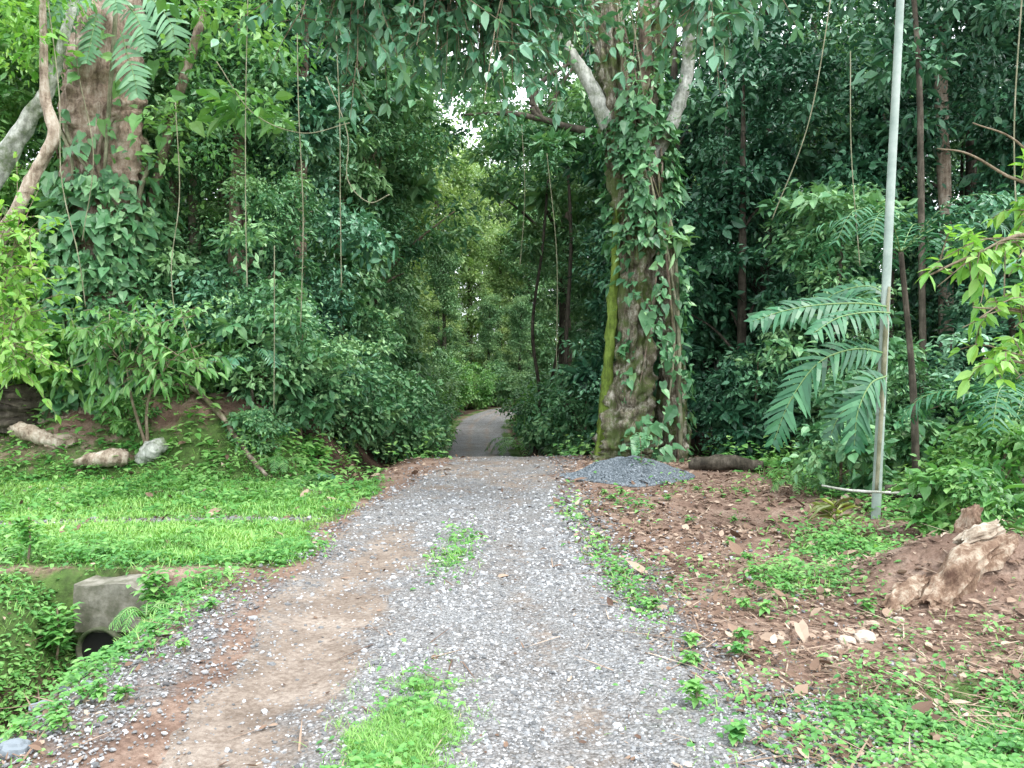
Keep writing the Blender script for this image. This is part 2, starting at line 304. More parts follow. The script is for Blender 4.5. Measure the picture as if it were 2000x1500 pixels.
a = ro.data.attributes.new('gravel', 'FLOAT', 'POINT'); a.data.foreach_set('value', np.maximum(gravelmask(Xr, Yr)*ss(24, 18, Yr), ss(18, 24, Yr)*gfar).ravel().astype(np.float32))
tag(ro, 'narrow gravel and dirt track running into the forest', 'road', kind='structure')

def scatter(n, fn, y0, y1, margin=1.12):
    y = y0*(y1/y0)**rng.random(n); x = (rng.random(len(y))*2-1)*.70*margin*y
    m = rng.random(len(y)) < fn(x, y); return x[m], y[m]
# stones
x, y = scatter(340000, lambda x, y: np.clip(gravelmask(x, y)**1.3*(.2+1.2*fbm(x, y, .3, 77)), 0, 1)*.66*ss(-3, -1.8, x)+.035*ss(-2.7, -2, x)*ss(3, 2, x)+.2*gravelmask(x, y)*ss(-1.8, -2.5, x), 2.2, 17)
sz = rng.gamma(1.7, .0058, len(x))+.006; sz = np.minimum(sz, .05)*np.clip(y/4.8, .9, 1.8)
mb = MB(); th = rng.random(len(x))*6.28; z = H(x, y)+.008+sz*.06
inst(mb, FLAT, np.stack([x, y, z], -1), np.stack([np.cos(th), np.sin(th), .2*rng.normal(size=len(x))], -1), np.stack([.25*rng.normal(size=len(x)), .25*rng.normal(size=len(x)), 0*th+1], -1), sz, rng.beta(1.5, 1.9, len(x)), wid=rng.uniform(.5, .95, len(x)), jit=.25)
NST = len(x)
tag(mb.build('gravel', M['stone']), 'loose pale grey stones spread over the track', 'gravel', kind='stuff')
# grass
def grassf(x, y):
    d = ss(-1.7, -2.3, x)*ss(6.5, 7, y)*ss(12.8, 12, y)
    return green(x, y)**1.3*np.maximum(d*1.0, np.maximum(gs(x, y, -.50, 3.35, .3, .7)*1.0, np.maximum(gs(x, y, -.55, 7.3, .3, 1.2)*.7, .16)))
def addgrass(x, y, mb, lo=.04, hi=.12, wk=1.0):
    N_ = len(x); th = rng.random(N_)*6.28; tall = .5+1.0*fbm(x, y, .25, 91); ln = rng.uniform(lo, hi, N_)*np.clip(y/6, .9, 1.2)*tall
    d = np.stack([.6*np.cos(th), .6*np.sin(th), rng.uniform(.4, 1.3, N_)], -1)
    inst(mb, BLADE, np.stack([x, y, H(x, y)], -1), d, np.stack([-np.cos(th), -np.sin(th), 0*th+1], -1), ln, np.clip(.5+.22*rng.normal(size=N_)+1.2*(fbm(x, y, .8, 8)-.5), 0, 1), droop=.35, wid=wk*np.clip(y/6, .9, 1.7)); return N_
mb = MB()
x, y = scatter(760000, lambda x, y: grassf(x, y)*np.clip(2*fbm(x, y, .3, 15)-.1, 0, 1)*np.clip(y/5, .5, 1), 2.1, 14); NG = addgrass(x, y, mb)
x = -.50+rng.normal(size=38000)*.15; y = 3.4+rng.normal(size=38000)*.38; m_ = (fbm(x, y, .2, 5)+.45*gs(x, y, -.50, 3.35, .2, .5) > .60) & (y > 2); NG += addgrass(x[m_], y[m_], mb, .03, .08, .8)
tag(mb.build('grass', M['grass']), 'bright green grass on the side drive and between the wheel tracks', 'grass', kind='stuff')
# ground cover
x, y = scatter(460000, lambda x, y: green(x, y)**1.5*(1-.93*ss(-1.7, -2.3, x)*ss(7.0, 7.6, y)*ss(12.2, 11.6, y)*ss(.62, .5, fbm(x, y, .8, 61)))*(1-.97*gs(x, y, -.50, 3.35, .5, .9))*np.clip(2.6*fbm(x, y, .28, 25)-.6, 0, 1), 2.1, 18)
N_ = len(x); th = rng.random(N_)*6.28; ln = rng.uniform(.022, .062, N_)*np.clip(y/6, .8, 1.8)*(1+.8*ss(12.2, 13.2, y)*(fbm(x, y, .6, 3) > .5))
hgt = rng.random(N_)**1.4*.13*np.clip(3*fbm(x, y, .4, 66)-1, .1, 1)*np.clip(y/5, 1, 2.6)*(1+.8*ss(12.2, 13.2, y))
d = np.stack([np.cos(th), np.sin(th), rng.uniform(-.3, .7, N_)], -1)
mb = MB(); inst(mb, LEAF8, np.stack([x, y, H(x, y)+hgt+.005], -1), d, np.stack([-.3*np.cos(th)+.2*rng.normal(size=N_), -.3*np.sin(th)-.2, 0*th+1], -1), ln, np.clip(.42+.2*rng.normal(size=N_)+.9*(fbm(x, y, .6, 18)-.5)+hgt*1.2, 0, 1), droop=.25, wid=1.3)
NC = N_
tag(mb.build('ground_cover', M['cover']), 'low leafy weeds covering the bank and verges', 'ground cover', kind='stuff')
# litter
def litf(x, y):
    u = x-rc(y)
    return np.clip(ss(1.0, 1.5, u)*ss(16.5, 14, y)*.98+.03+ss(-1.5, -1.9, u)*.12+.5*ss(12, 14, y)*ss(18, 16, y)*ss(.5, .9, abs(u)), 0, 1)*np.clip(2*fbm(x, y, .5, 90)-.15, 0, 1)
x, y = scatter(72000, litf, 2.2, 20)
N_ = len(x); th = rng.random(N_)*6.28; ln = (.015+rng.gamma(1.6, .020, N_))*np.clip(y/7, .7, 1.5)
mb = MB(); inst(mb, LEAF8, np.stack([x, y, H(x, y)+.012+.012*rng.random(N_)], -1), np.stack([np.cos(th), np.sin(th), .3*rng.normal(size=N_)], -1), np.stack([.4*rng.normal(size=N_), .4*rng.normal(size=N_), 0*th+1], -1), ln, rng.beta(1.4, 1.7, N_), droop=rng.uniform(-.4, .4, N_), wid=rng.uniform(.4, 1.6, N_))
m_ = rng.random(N_) < .14
inst(mb, BLADE, np.stack([x, y, H(x, y)+.02], -1)[m_], np.stack([np.sin(th), np.cos(th), .06*rng.normal(size=N_)], -1)[m_], np.tile([0, 0, 1.], (m_.sum(), 1)), rng.uniform(.08, .38, m_.sum()), rng.beta(2, 2, m_.sum()), wid=.5)
tag(mb.build('leaf_litter', M['litter']), 'brown dead leaves and twigs strewn over the earth', 'leaf litter', kind='stuff')

# ---------------------------------------------------------------- trees
def clumps(mb, cen, rad, per, size, T=LEAF5, flat=.6, droop=.15, wid=1.0, down=.2, tvar=.18):
    n = len(cen); per = np.broadcast_to(per, (n,)).astype(int); idx = np.repeat(np.arange(n), per); K = len(idx)
    q = unit(rng.normal(size=(K, 3))); q[:, 2] = np.where(rng.random(K) < .65, abs(q[:, 2]), q[:, 2])
    r = rng.uniform(.35, 1.25, K)[:, None]*rad[idx][:, None]; pos = cen[idx]+q*r*np.array([1, 1, flat])
    d = q*np.array([1, 1, .4])+.6*rng.normal(size=(K, 3)); d[:, 2] -= down
    nr = np.array([0, 0, .9])+.55*q+.5*rng.normal(size=(K, 3))
    ct = .5+.22*rng.normal(size=n); cs_ = rng.lognormal(0, .38, n)
    tint = np.clip(ct[idx]+tvar*rng.normal(size=K)+.1*q[:, 2], 0, 1)
    inst(mb, T, pos, d, nr, size*cs_[idx]*rng.uniform(.5, 1.3, K), tint, droop=droop, wid=wid*rng.uniform(.7, 1.3, K))
def make_tree(name, h, z0, rad, nc, per, leaf, lm, bm, T=LEAF5, prof='col', flat=.6, trunk_r=.16, cr=(.35, .8), down=.2, wid=1.0, nl=5):
    e = bpy.data.objects.new(name, None); C.objects.link(e)
    lean = rng.normal(size=2)*.25
    tp = [np.array([0, 0, -.4]), np.array([lean[0]*.3, lean[1]*.3, h*.33]), np.array([lean[0], lean[1]*.6, h*.66]), np.array([lean[0]*1.4, lean[1], h*.95])]
    tube(MB(), tp, [trunk_r*1.3, trunk_r, trunk_r*.75, trunk_r*.2], 26, 9, .12, .3, seed=int(rng.integers(99))).build('trunk', bm, e, True)
    t = rng.random(nc); zz = z0+(h-z0)*t
    if prof == 'col': rr = rad*(.7+.3*np.sin(t*9+rng.random()*6))*np.where(t > .8, (1-t)/.2*.6+.4, 1)
    elif prof == 'ball': rr = rad*np.sqrt(np.clip(1-(2*t-1)**2, .05, 1))
    a = rng.random(nc)*6.283; rr = rr*np.sqrt(rng.uniform(.15, 1, nc)); rr *= .6+.8*vnoise(np.cos(a)*2, zz, 1.2, int(rng.integers(999)))
    cen = np.stack([rr*np.cos(a)+lean[0]*t, rr*np.sin(a)+lean[1]*t, zz], -1)
    mb = MB(); clumps(mb, cen, rng.uniform(cr[0], cr[1], nc), per, leaf, T, flat, wid=wid, down=down)
    mb.build('crown', lm, e)
    for i in rng.choice(nc, nl, replace=False):
        c = cen[i]; s = np.array([lean[0]*.5, lean[1]*.5, max(.4, c[2]-.9*rr[i])])
        tube(MB(), [s, (s+c)/2+np.array([0, 0, .15]), c], [trunk_r*.45, trunk_r*.3, trunk_r*.1], 10, 6, .1).build('limb', bm, e, True)
    return e
used = set()
def place(proto, x, y, s, label, cat, group=None, rot=None, sz=1.0, lm=None, bm=None, dz=0.0):
    if proto.name not in used: used.add(proto.name); r = proto; kids = list(r.children)
    else:
        r = proto.copy(); C.objects.link(r); kids = []
        for ch in proto.children:
            c = ch.copy(); C.objects.link(c); c.parent = r; kids.append(c)
        if 'group' in r: del r['group']
    r.location = (x, y, float(H(x, y))+dz); r.rotation_euler = (0, 0, rng.random()*6.28 if rot is None else rot); r.scale = (s, s, s*sz)
    for c in kids:
        w = lm if c.name.startswith(('crown', 'leaf')) else bm
        sl = c.material_slots[0]; sl.link = 'OBJECT'
        sl.material = w if w else c.data.materials[0]
    tag(r, label, cat, group); return r
A1 = make_tree('vine_draped_tree', 11, .3, 1.75, 180, 165, .145, M['wall'], M['bark'], nl=6, cr=(.25, .75))
A2 = make_tree('vine_draped_tree', 12, .2, 1.6, 180, 130, .145, M['teal'], M['bark'], LEAF8, nl=6, cr=(.25, .7), wid=1.1)
A3 = make_tree('vine_draped_tree', 10, .0, 1.9, 200, 175, .12, M['wall'], M['bark'], nl=6, flat=.8, cr=(.2, .7))
B1 = make_tree('forest_tree', 13, 5.5, 2.9, 130, 140, .18, M['far'], M['bark'], prof='ball', trunk_r=.17, nl=7, cr=(.45, 1.0), flat=.45)
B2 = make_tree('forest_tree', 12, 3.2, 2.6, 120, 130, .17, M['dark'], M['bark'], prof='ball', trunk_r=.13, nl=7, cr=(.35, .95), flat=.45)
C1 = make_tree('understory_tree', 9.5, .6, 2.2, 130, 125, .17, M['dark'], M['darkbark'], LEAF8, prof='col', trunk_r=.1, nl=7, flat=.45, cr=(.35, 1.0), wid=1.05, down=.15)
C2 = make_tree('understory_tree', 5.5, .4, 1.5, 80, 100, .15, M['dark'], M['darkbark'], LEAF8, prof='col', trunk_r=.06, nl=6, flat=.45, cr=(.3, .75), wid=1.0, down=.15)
D1 = make_tree('bush', 1.9, .1, 1.0, 60, 90, .12, M['wall'], M['twig'], LEAF8, prof='ball', trunk_r=.03, nl=4, cr=(.2, .5), wid=1.1)
D2 = make_tree('bush', 1.4, .1, .8, 40, 60, .14, M['mid'], M['twig'], LEAF8, prof='ball', trunk_r=.03, nl=4, cr=(.2, .45), wid=1.1, down=.3)
W, T_, DK, FR, FM, MD, LM = (M[k] for k in ('wall', 'teal', 'dark', 'far', 'farmid', 'mid', 'lime'))
for pr, x, y, s, sz, lm, lab in [
    (A3, -5.7, 15.6, .95, 1.05, W, 'vine-draped tree just right of the big red-brown trunk'),
    (A2, -4.9, 17.2, 1.0, 1.1, T_, 'blue-green leafy tree behind the ditch where the left bank ends'),
    (A1, -4.7, 20.2, .95, 1.15, W, 'second leafy tree back along the left edge of the track'),
    (A3, -4.7, 23.8, .95, 1.25, W, 'third leafy tree back along the left edge of the track'),
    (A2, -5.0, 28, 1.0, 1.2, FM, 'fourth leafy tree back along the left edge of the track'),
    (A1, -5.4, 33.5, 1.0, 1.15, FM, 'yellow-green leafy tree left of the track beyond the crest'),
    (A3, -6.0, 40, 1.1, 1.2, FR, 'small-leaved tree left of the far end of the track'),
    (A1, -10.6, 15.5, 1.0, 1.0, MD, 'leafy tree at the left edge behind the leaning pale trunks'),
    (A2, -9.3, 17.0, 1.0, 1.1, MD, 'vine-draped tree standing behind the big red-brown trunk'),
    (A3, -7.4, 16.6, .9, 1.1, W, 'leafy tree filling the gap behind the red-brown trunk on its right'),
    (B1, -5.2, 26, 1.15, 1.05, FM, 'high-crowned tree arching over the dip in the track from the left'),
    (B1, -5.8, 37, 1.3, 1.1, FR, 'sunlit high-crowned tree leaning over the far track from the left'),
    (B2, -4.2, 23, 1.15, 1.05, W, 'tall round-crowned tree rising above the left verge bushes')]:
    place(pr, x, y, s, lab, 'tree', sz=sz, lm=lm, bm=M['bark'])
for x, y, s in [(-7.4, 19.5, 1.1), (-7.8, 24, 1.25), (-8.6, 30, 1.5), (-12.5, 19, 1.1), (-11, 24, 1.3), (-15.5, 21, 1.2), (-13, 31, 1.6), (-10.5, 38, 1.7), (-19, 27, 1.6), (-21, 36, 2.0), (-14, 44, 2.0)]:
    place([A1, A2, A3][int(rng.integers(3))], x, y, s, 'tall leafy tree in the dense green mass behind the left front row', 'tree', 'trees massed behind the left front row', sz=1.1, lm=[W, T_, MD][int(rng.integers(3))], bm=M['bark'])
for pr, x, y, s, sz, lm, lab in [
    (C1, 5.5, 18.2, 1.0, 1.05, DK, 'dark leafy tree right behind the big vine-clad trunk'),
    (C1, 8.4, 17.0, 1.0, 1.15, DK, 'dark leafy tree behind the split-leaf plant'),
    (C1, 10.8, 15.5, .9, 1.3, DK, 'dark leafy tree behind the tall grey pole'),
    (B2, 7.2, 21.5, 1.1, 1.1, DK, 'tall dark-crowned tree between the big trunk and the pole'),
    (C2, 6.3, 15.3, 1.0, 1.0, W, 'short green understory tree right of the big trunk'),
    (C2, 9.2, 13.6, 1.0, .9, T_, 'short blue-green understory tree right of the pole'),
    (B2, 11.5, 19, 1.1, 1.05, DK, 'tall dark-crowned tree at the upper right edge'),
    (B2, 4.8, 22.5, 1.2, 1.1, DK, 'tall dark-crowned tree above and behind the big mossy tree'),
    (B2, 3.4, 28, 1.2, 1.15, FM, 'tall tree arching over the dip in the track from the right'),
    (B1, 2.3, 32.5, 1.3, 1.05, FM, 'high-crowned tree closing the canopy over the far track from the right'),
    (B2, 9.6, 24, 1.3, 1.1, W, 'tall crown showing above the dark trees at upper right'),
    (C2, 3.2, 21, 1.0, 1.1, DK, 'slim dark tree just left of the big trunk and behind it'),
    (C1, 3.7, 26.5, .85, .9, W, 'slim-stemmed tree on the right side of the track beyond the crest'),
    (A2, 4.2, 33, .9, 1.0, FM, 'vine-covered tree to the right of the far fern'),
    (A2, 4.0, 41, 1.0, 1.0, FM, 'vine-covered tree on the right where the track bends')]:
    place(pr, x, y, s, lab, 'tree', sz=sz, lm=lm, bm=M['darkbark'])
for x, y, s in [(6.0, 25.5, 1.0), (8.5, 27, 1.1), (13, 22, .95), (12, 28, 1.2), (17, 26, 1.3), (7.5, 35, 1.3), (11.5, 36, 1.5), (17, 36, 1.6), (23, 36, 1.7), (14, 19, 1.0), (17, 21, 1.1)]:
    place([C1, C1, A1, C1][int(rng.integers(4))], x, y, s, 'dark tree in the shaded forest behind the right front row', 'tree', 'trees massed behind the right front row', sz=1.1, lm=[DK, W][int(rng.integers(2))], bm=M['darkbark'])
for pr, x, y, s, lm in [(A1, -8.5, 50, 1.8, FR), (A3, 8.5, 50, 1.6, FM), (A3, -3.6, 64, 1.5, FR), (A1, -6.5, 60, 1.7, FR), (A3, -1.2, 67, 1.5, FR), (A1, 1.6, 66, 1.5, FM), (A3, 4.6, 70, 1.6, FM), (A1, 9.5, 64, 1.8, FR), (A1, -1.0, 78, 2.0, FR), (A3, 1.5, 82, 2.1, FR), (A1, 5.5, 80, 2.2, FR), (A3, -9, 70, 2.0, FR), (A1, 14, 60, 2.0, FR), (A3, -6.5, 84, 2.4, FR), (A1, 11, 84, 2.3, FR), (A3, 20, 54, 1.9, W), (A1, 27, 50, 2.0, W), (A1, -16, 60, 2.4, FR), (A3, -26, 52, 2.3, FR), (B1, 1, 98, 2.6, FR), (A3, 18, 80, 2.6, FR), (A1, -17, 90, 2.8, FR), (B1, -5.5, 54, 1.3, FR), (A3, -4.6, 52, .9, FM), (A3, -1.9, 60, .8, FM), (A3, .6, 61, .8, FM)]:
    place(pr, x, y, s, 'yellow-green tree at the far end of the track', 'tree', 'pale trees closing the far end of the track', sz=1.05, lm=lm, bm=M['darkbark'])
for x, y, lm, lab in [(-4.2, 15.0, W, 'dark bush overhanging the ditch at the left of the track'), (-3.9, 17.6, W, 'bush spilling toward the crest on the left verge'), (-3.4, 20.6, W, 'bush on the left verge just past the crest'), (-3.3, 24, W, 'second bush on the left verge past the crest'), (-3.5, 28, W, 'third bush on the left verge past the crest'), (-3.7, 32.5, MD, 'light bush on the left where the far track narrows'), (-4.1, 38, FM, 'pale bush on the left of the far bend'), (-4.5, 44, FM, 'bush on the outside of the far bend'), (-3.9, 49, MD, 'farthest bush on the left of the far bend'), (-2.6, 53, MD, 'leafy bush facing the end of the visible track'), (-.8, 56, FM, 'pale bush behind the far bend'),
    (-5.6, 14.7, T_, 'bush crowning the bank behind the long fallen branch'), (-7.0, 14.9, W, 'bush crowning the bank right of the red-brown trunk'), (-4.7, 14.3, W, 'bush on the end of the bank above the ditch'), (3.0, 18.5, DK, 'dark bush behind the foot of the big trunk'), (2.1, 21.5, W, 'dark bush right of the dip in the track'), (1.6, 27, W, 'low bush right of the track beside the dark slim trunks'), (1.3, 34, MD, 'bush at the right side of the far track'), (1.5, 42, FM, 'bush on the inside of the far bend'), (5.1, 16.0, DK, 'low dark bush right of the gravel pile'), (6.5, 13.3, W, 'low green bush behind the split-leaf plant'), (8.3, 11.6, MD, 'green bush at the right edge behind the pale branch')]:
    place(D1, x, y, 1.0+.010*y, lab, 'bush', lm=lm)
for x, y, s, lm, lab in [(-7.3, 14.3, .9, MD, 'fresh bush on the bank below the red-brown trunk'), (-9.2, 13.6, 1.2, LM, 'bright lime bush at the left edge above the pale logs'), (-5.9, 13.9, .7, MD, 'fresh green bush above the fallen branch'), (5.6, 8.8, .7, MD, 'leafy bush at the right edge near the foot of the pole'), (4.6, 10.6, .7, W, 'small dark bush just left of the foot of the pole'), (-8.3, 13.7, .9, MD, 'green bush beside the dark stump'), (-6.6, 13.2, .45, MD, 'small bush on the bank just above the mottled log'), (-4.4, 13.3, .5, W, 'small bush low on the bank at the ditch end of the fallen branch'), (4.5, 7.4, .5, MD, 'small bush above the broken log at the right edge')]:
    place(D2, x, y, s, lab, 'bush', lm=lm)

# ---------------------------------------------------------------- big right tree
D0 = 15.3
bt = empty('big_tree', (0, 0, 0), 'huge mossy twin-stemmed tree standing beside the blue-grey gravel pile', 'tree')
def tb(pts, rad, name, mat, parent, n=40, seg=18, rough=.15, flute=0, seed=1, crag=.12):
    return tube(MB(), [P(*p) for p in pts], rad, n, seg, rough, flute, seed=seed, crag=crag).build(name, mat, parent, True)
tb([(1222, 935, D0), (1224, 860, D0), (1234, 700, D0), (1236, 480, D0), (1212, 260, D0), (1185, 90, D0), (1165, -120, D0)], [.52, .42, .34, .33, .32, .30, .28], 'trunk', M['mossbark'], bt, 160, 64, .24, .7, 3, .3)
tb([(1310, 930, D0+.3), (1314, 760, D0+.3), (1298, 560, D0+.3), (1275, 380, D0+.2), (1262, 200, D0), (1280, 60, D0), (1300, -120, D0)], [.32, .21, .18, .19, .20, .21, .20], 'trunk', M['mossbark'], bt, 110, 36, .24, .4, 5, .26)
M['moss'] = barkmat('moss_coat', (.05, .07, .015), (.12, .18, .03), (.2, .27, .06), 6)
tb([(1168, 925, D0-.1), (1180, 820, D0-.1), (1194, 640, D0-.1), (1204, 450, D0-.1), (1196, 250, D0)], [.16, .12, .10, .08, .04], 'trunk', M['moss'], bt, 60, 16, .35, 0, 9, .3)
tb([(1215, 300, D0), (1150, 160, D0-.2), (1100, 80, D0-.5), (1040, -60, D0-1)], [.19, .13, .11, .10], 'limb', M['lichen'], bt, 40, 16, .25)
tb([(1265, 330, D0), (1320, 220, D0), (1345, 110, D0), (1335, -80, D0-.5)], [.17, .13, .12, .10], 'limb', M['lichen'], bt, 40, 16, .25)
tb([(1240, 220, D0-.3), (1262, 120, D0-.3), (1250, -80, D0-.3)], [.13, .12, .10], 'limb', M['bark'], bt, 30, 12, .25)
def spray_crown(parent, anchors, leaf, mat, name='crown', per=9, drop=.5, T=LEAF8, wid=1.0, spread=.5, tw=True, nrep=3, twr=.012):
    mb = MB(); tm = MB()
    for (o_, tips) in anchors:
        for tp in tips:
            o_ = np.asarray(o_, float); tp = np.asarray(tp, float); mid = (o_+tp)/2+np.array([0, 0, .12*np.linalg.norm(tp-o_)])
            c, _ = smoothpath([o_, mid, tp], [1, 1, 1], 14)
            tube(tm, [o_, mid, tp], [twr, twr*.7, .003], 12, 5)
            for rep in range(nrep):
                kk = max(1, 12-rep*2); side = c[kk]+rng.normal(size=3)*spread*.45
                cc, _ = smoothpath([c[kk-1], (c[kk-1]+side)/2+np.array([0, 0, .05]), side], [1, 1, 1], per)
                tube(tm, [cc[0], cc[per//2], cc[-1]], [.006, .005, .003], 6, 4)
                tg = unit(np.gradient(cc, axis=0)); n = len(cc)
                sd = np.where(np.arange(n) % 2 == 0, 1, -1)[:, None]*unit(np.cross(tg, [0, 0, 1.]))
                d = sd*.8+tg*.7+.45*rng.normal(size=(n, 3)); d[:, 2] -= drop*.6
                inst(mb, T, cc, d, np.array([0, -.2, 1.])+.4*rng.normal(size=(n, 3)), leaf*rng.uniform(.6, 1.15, n), np.clip(.55+.2*rng.normal(size=n), 0, 1), droop=drop*.6, wid=wid)
                inst(mb, T, cc[-4:], tg[-4:]+.6*rng.normal(size=(4, 3))-np.array([0, 0, drop*.5]), np.array([0, -.2, 1.])+.4*rng.normal(size=(4, 3)), leaf*rng.uniform(.6, 1.15, 4), np.clip(.6+.2*rng.normal(size=4), 0, 1), droop=drop*.6, wid=wid)
    if tw: tm.build('twigs', M['twig'], parent)
    return mb.build(name, mat, parent)
D1_ = 9.0
tb([(1040, -60, D0-1), (950, -190, 12.0), (820, -160, 10), (640, -90, D1_)], [.10, .08, .05, .03], 'limb', M['bark'], bt, 24, 9)
tb([(1335, -80, D0-.5), (1400, -150, 12), (1420, -60, D1_)], [.10, .07, .03], 'limb', M['bark'], bt, 20, 9)
anc = []
for ox, oy, dd, tx, ty, k in [(640, -90, 9, 620, 30, 6), (700, -100, 9.2, 660, 100, 8), (760, -110, 9.3, 740, 60, 8), (820, -130, 9.6, 800, 50, 9), (880, -130, 10, 870, 110, 10), (930, -110, 10.2, 930, 140, 10), (980, -100, 10.4, 980, 80, 10), (1020, -60, 10.6, 1040, 60, 9), (900, -100, 9.6, 900, 10, 9), (1000, -60, 9.8, 985, 160, 6), (740, -90, 9.3, 690, 0, 8), (840, -90, 9.8, 830, 0, 8), (1020, -90, 10, 1030, 0, 8), (1060, -80, 10.5, 1085, 90, 6), (1400, -90, 9.2, 1390, 10, 7), (1420, -70, 9, 1340, 20, 5), (1420, -60, 9, 1470, 0, 5), (1400, -80, 9.5, 1395, 60, 3)]:
    anc.append((P(ox, oy, dd), [P(tx+rng.normal()*38, ty+rng.normal()*30, dd+rng.normal()*.5) for _ in range(k)]))
spray_crown(bt, anc, .18, M['teal'], spread=.9, drop=.22, wid=1.2, nrep=5, per=8)
cs = np.array([P(px+rng.normal()*20, py, D0-.3+rng.normal()*.6) for px, py in [(1130, 90), (1230, 20), (1290, 60), (1320, 30), (1380, 10), (1300, 170), (1060, -30), (1420, -60), (1240, -60), (1350, 180), (1260, 130), (1340, 90), (1330, 330), (1350, 480), (1340, 250)]])
mb = MB(); clumps(mb, cs, np.full(len(cs), .42), 55, .15, LEAF8); mb.build('crown', M['wall'], bt)

def climber(name, label, path, rads, n, leaf, mat, seed, T=HEART, band=None, thr=-.15, ns=4, out=1.55, k1=1.6):
    e = empty(name, (0, 0, 0), label, 'climbing plant')
    pts = [P(*p) for p in path]; c, r = smoothpath(pts, rads, 200)
    w = np.interp(np.linspace(0, 1, 200), band[0], band[1]); w /= w.sum(); k = rng.choice(200, n, p=w)
    a = rng.uniform(0, 2*np.pi, n); clump = vnoise(a*1.3, k*.05, .5, seed); keep = rng.random(n) < clump*k1+thr; k = k[keep]; a = a[keep]; n = len(k)
    ou = np.stack([np.cos(a), np.sin(a), 0*a], -1); pos = c[k]+ou*(r[k]*rng.uniform(.95, out, n))[:, None]
    d = ou*.5+np.array([0, 0, -.6])+.5*rng.normal(size=(n, 3)); nr = ou+np.array([0, 0, .6])+.4*rng.normal(size=(n, 3))
    mb = MB(); inst(mb, T, pos, d, nr, leaf*rng.lognormal(-.1, .4, n), np.clip(.45+.22*rng.normal(size=n), 0, 1), droop=.1); mb.build('leaves', mat, e)
    for s_ in range(ns):
        ph = s_*6.283/ns+seed; t = np.linspace(0, 199, 14).astype(int); an = ph+np.sin(np.linspace(0, 5, 14)+seed+s_)*.9
        pp = c[t]+np.stack([np.cos(an), np.sin(an), 0*an], -1)*(r[t]*rng.uniform(.95, 1.1))[:, None]
        tube(MB(), pp, np.full(14, rng.uniform(.012, .05)), 60, 6, .2).build('stem', M['bark'] if s_ % 2 else M['liana'], e, True)
    return e
climber('climbing_vine', 'heart-leaved vine climbing the twin stems of the big mossy tree', [(1268, 900, D0), (1275, 700, D0), (1264, 480, D0), (1248, 330, D0), (1240, 200, D0), (1235, 20, D0)], [.58, .50, .5, .5, .45, .45], 8500, .14, M['wall'], 4, band=([0, .12, .32, .55, .7, .8, 1], [.8, .7, 1.0, 1.8, 1.6, .9, .5]), ns=14, out=1.65, thr=-.75, k1=2.3)

# ---------------------------------------------------------------- big left tree
DL = 14.6
lt = empty('big_tree', (0, 0, 0), 'thick red-brown trunk wrapped in climbers on the left bank', 'tree')
tb([(215, 830, DL), (215, 700, DL), (214, 500, DL), (205, 330, DL), (200, 150, DL), (205, -150, DL)], [.95, .75, .64, .62, .66, .66], 'trunk', M['redbark'], lt, 120, 48, .12, .4, 8, .16)
tb([(290, 420, DL+.3), (345, 200, DL), (392, 40, DL), (420, -120, DL)], [.10, .08, .08, .07], 'limb', M['bark'], lt, 30, 12)
mb = MB(); cs = np.array([P(px, py, DL-.3+rng.normal()*.8) for px, py in [(60, 20), (200, -50), (330, -20), (420, 40), (480, -10), (380, 120), (300, -60), (20, 80), (440, 160), (360, 250), (500, 80), (540, 0), (480, 220), (560, 120), (320, 330), (120, 60), (100, 140), (430, 320), (390, 420)]]); clumps(mb, cs, np.full(len(cs), .6), 110, .15, LEAF8); mb.build('crown', M['mid'], lt)
climber('climbing_vine', 'leafy vine wrapping the lower half of the red-brown trunk', [(215, 800, DL), (215, 600, DL), (212, 400, DL), (200, 250, DL)], [.95, .82, .76, .74], 9500, .165, M['wall'], 2, band=([0, .3, .6, .72, .78, 1], [1, 1.6, 1.5, .8, .08, .06]), thr=.05, ns=8, out=1.45)
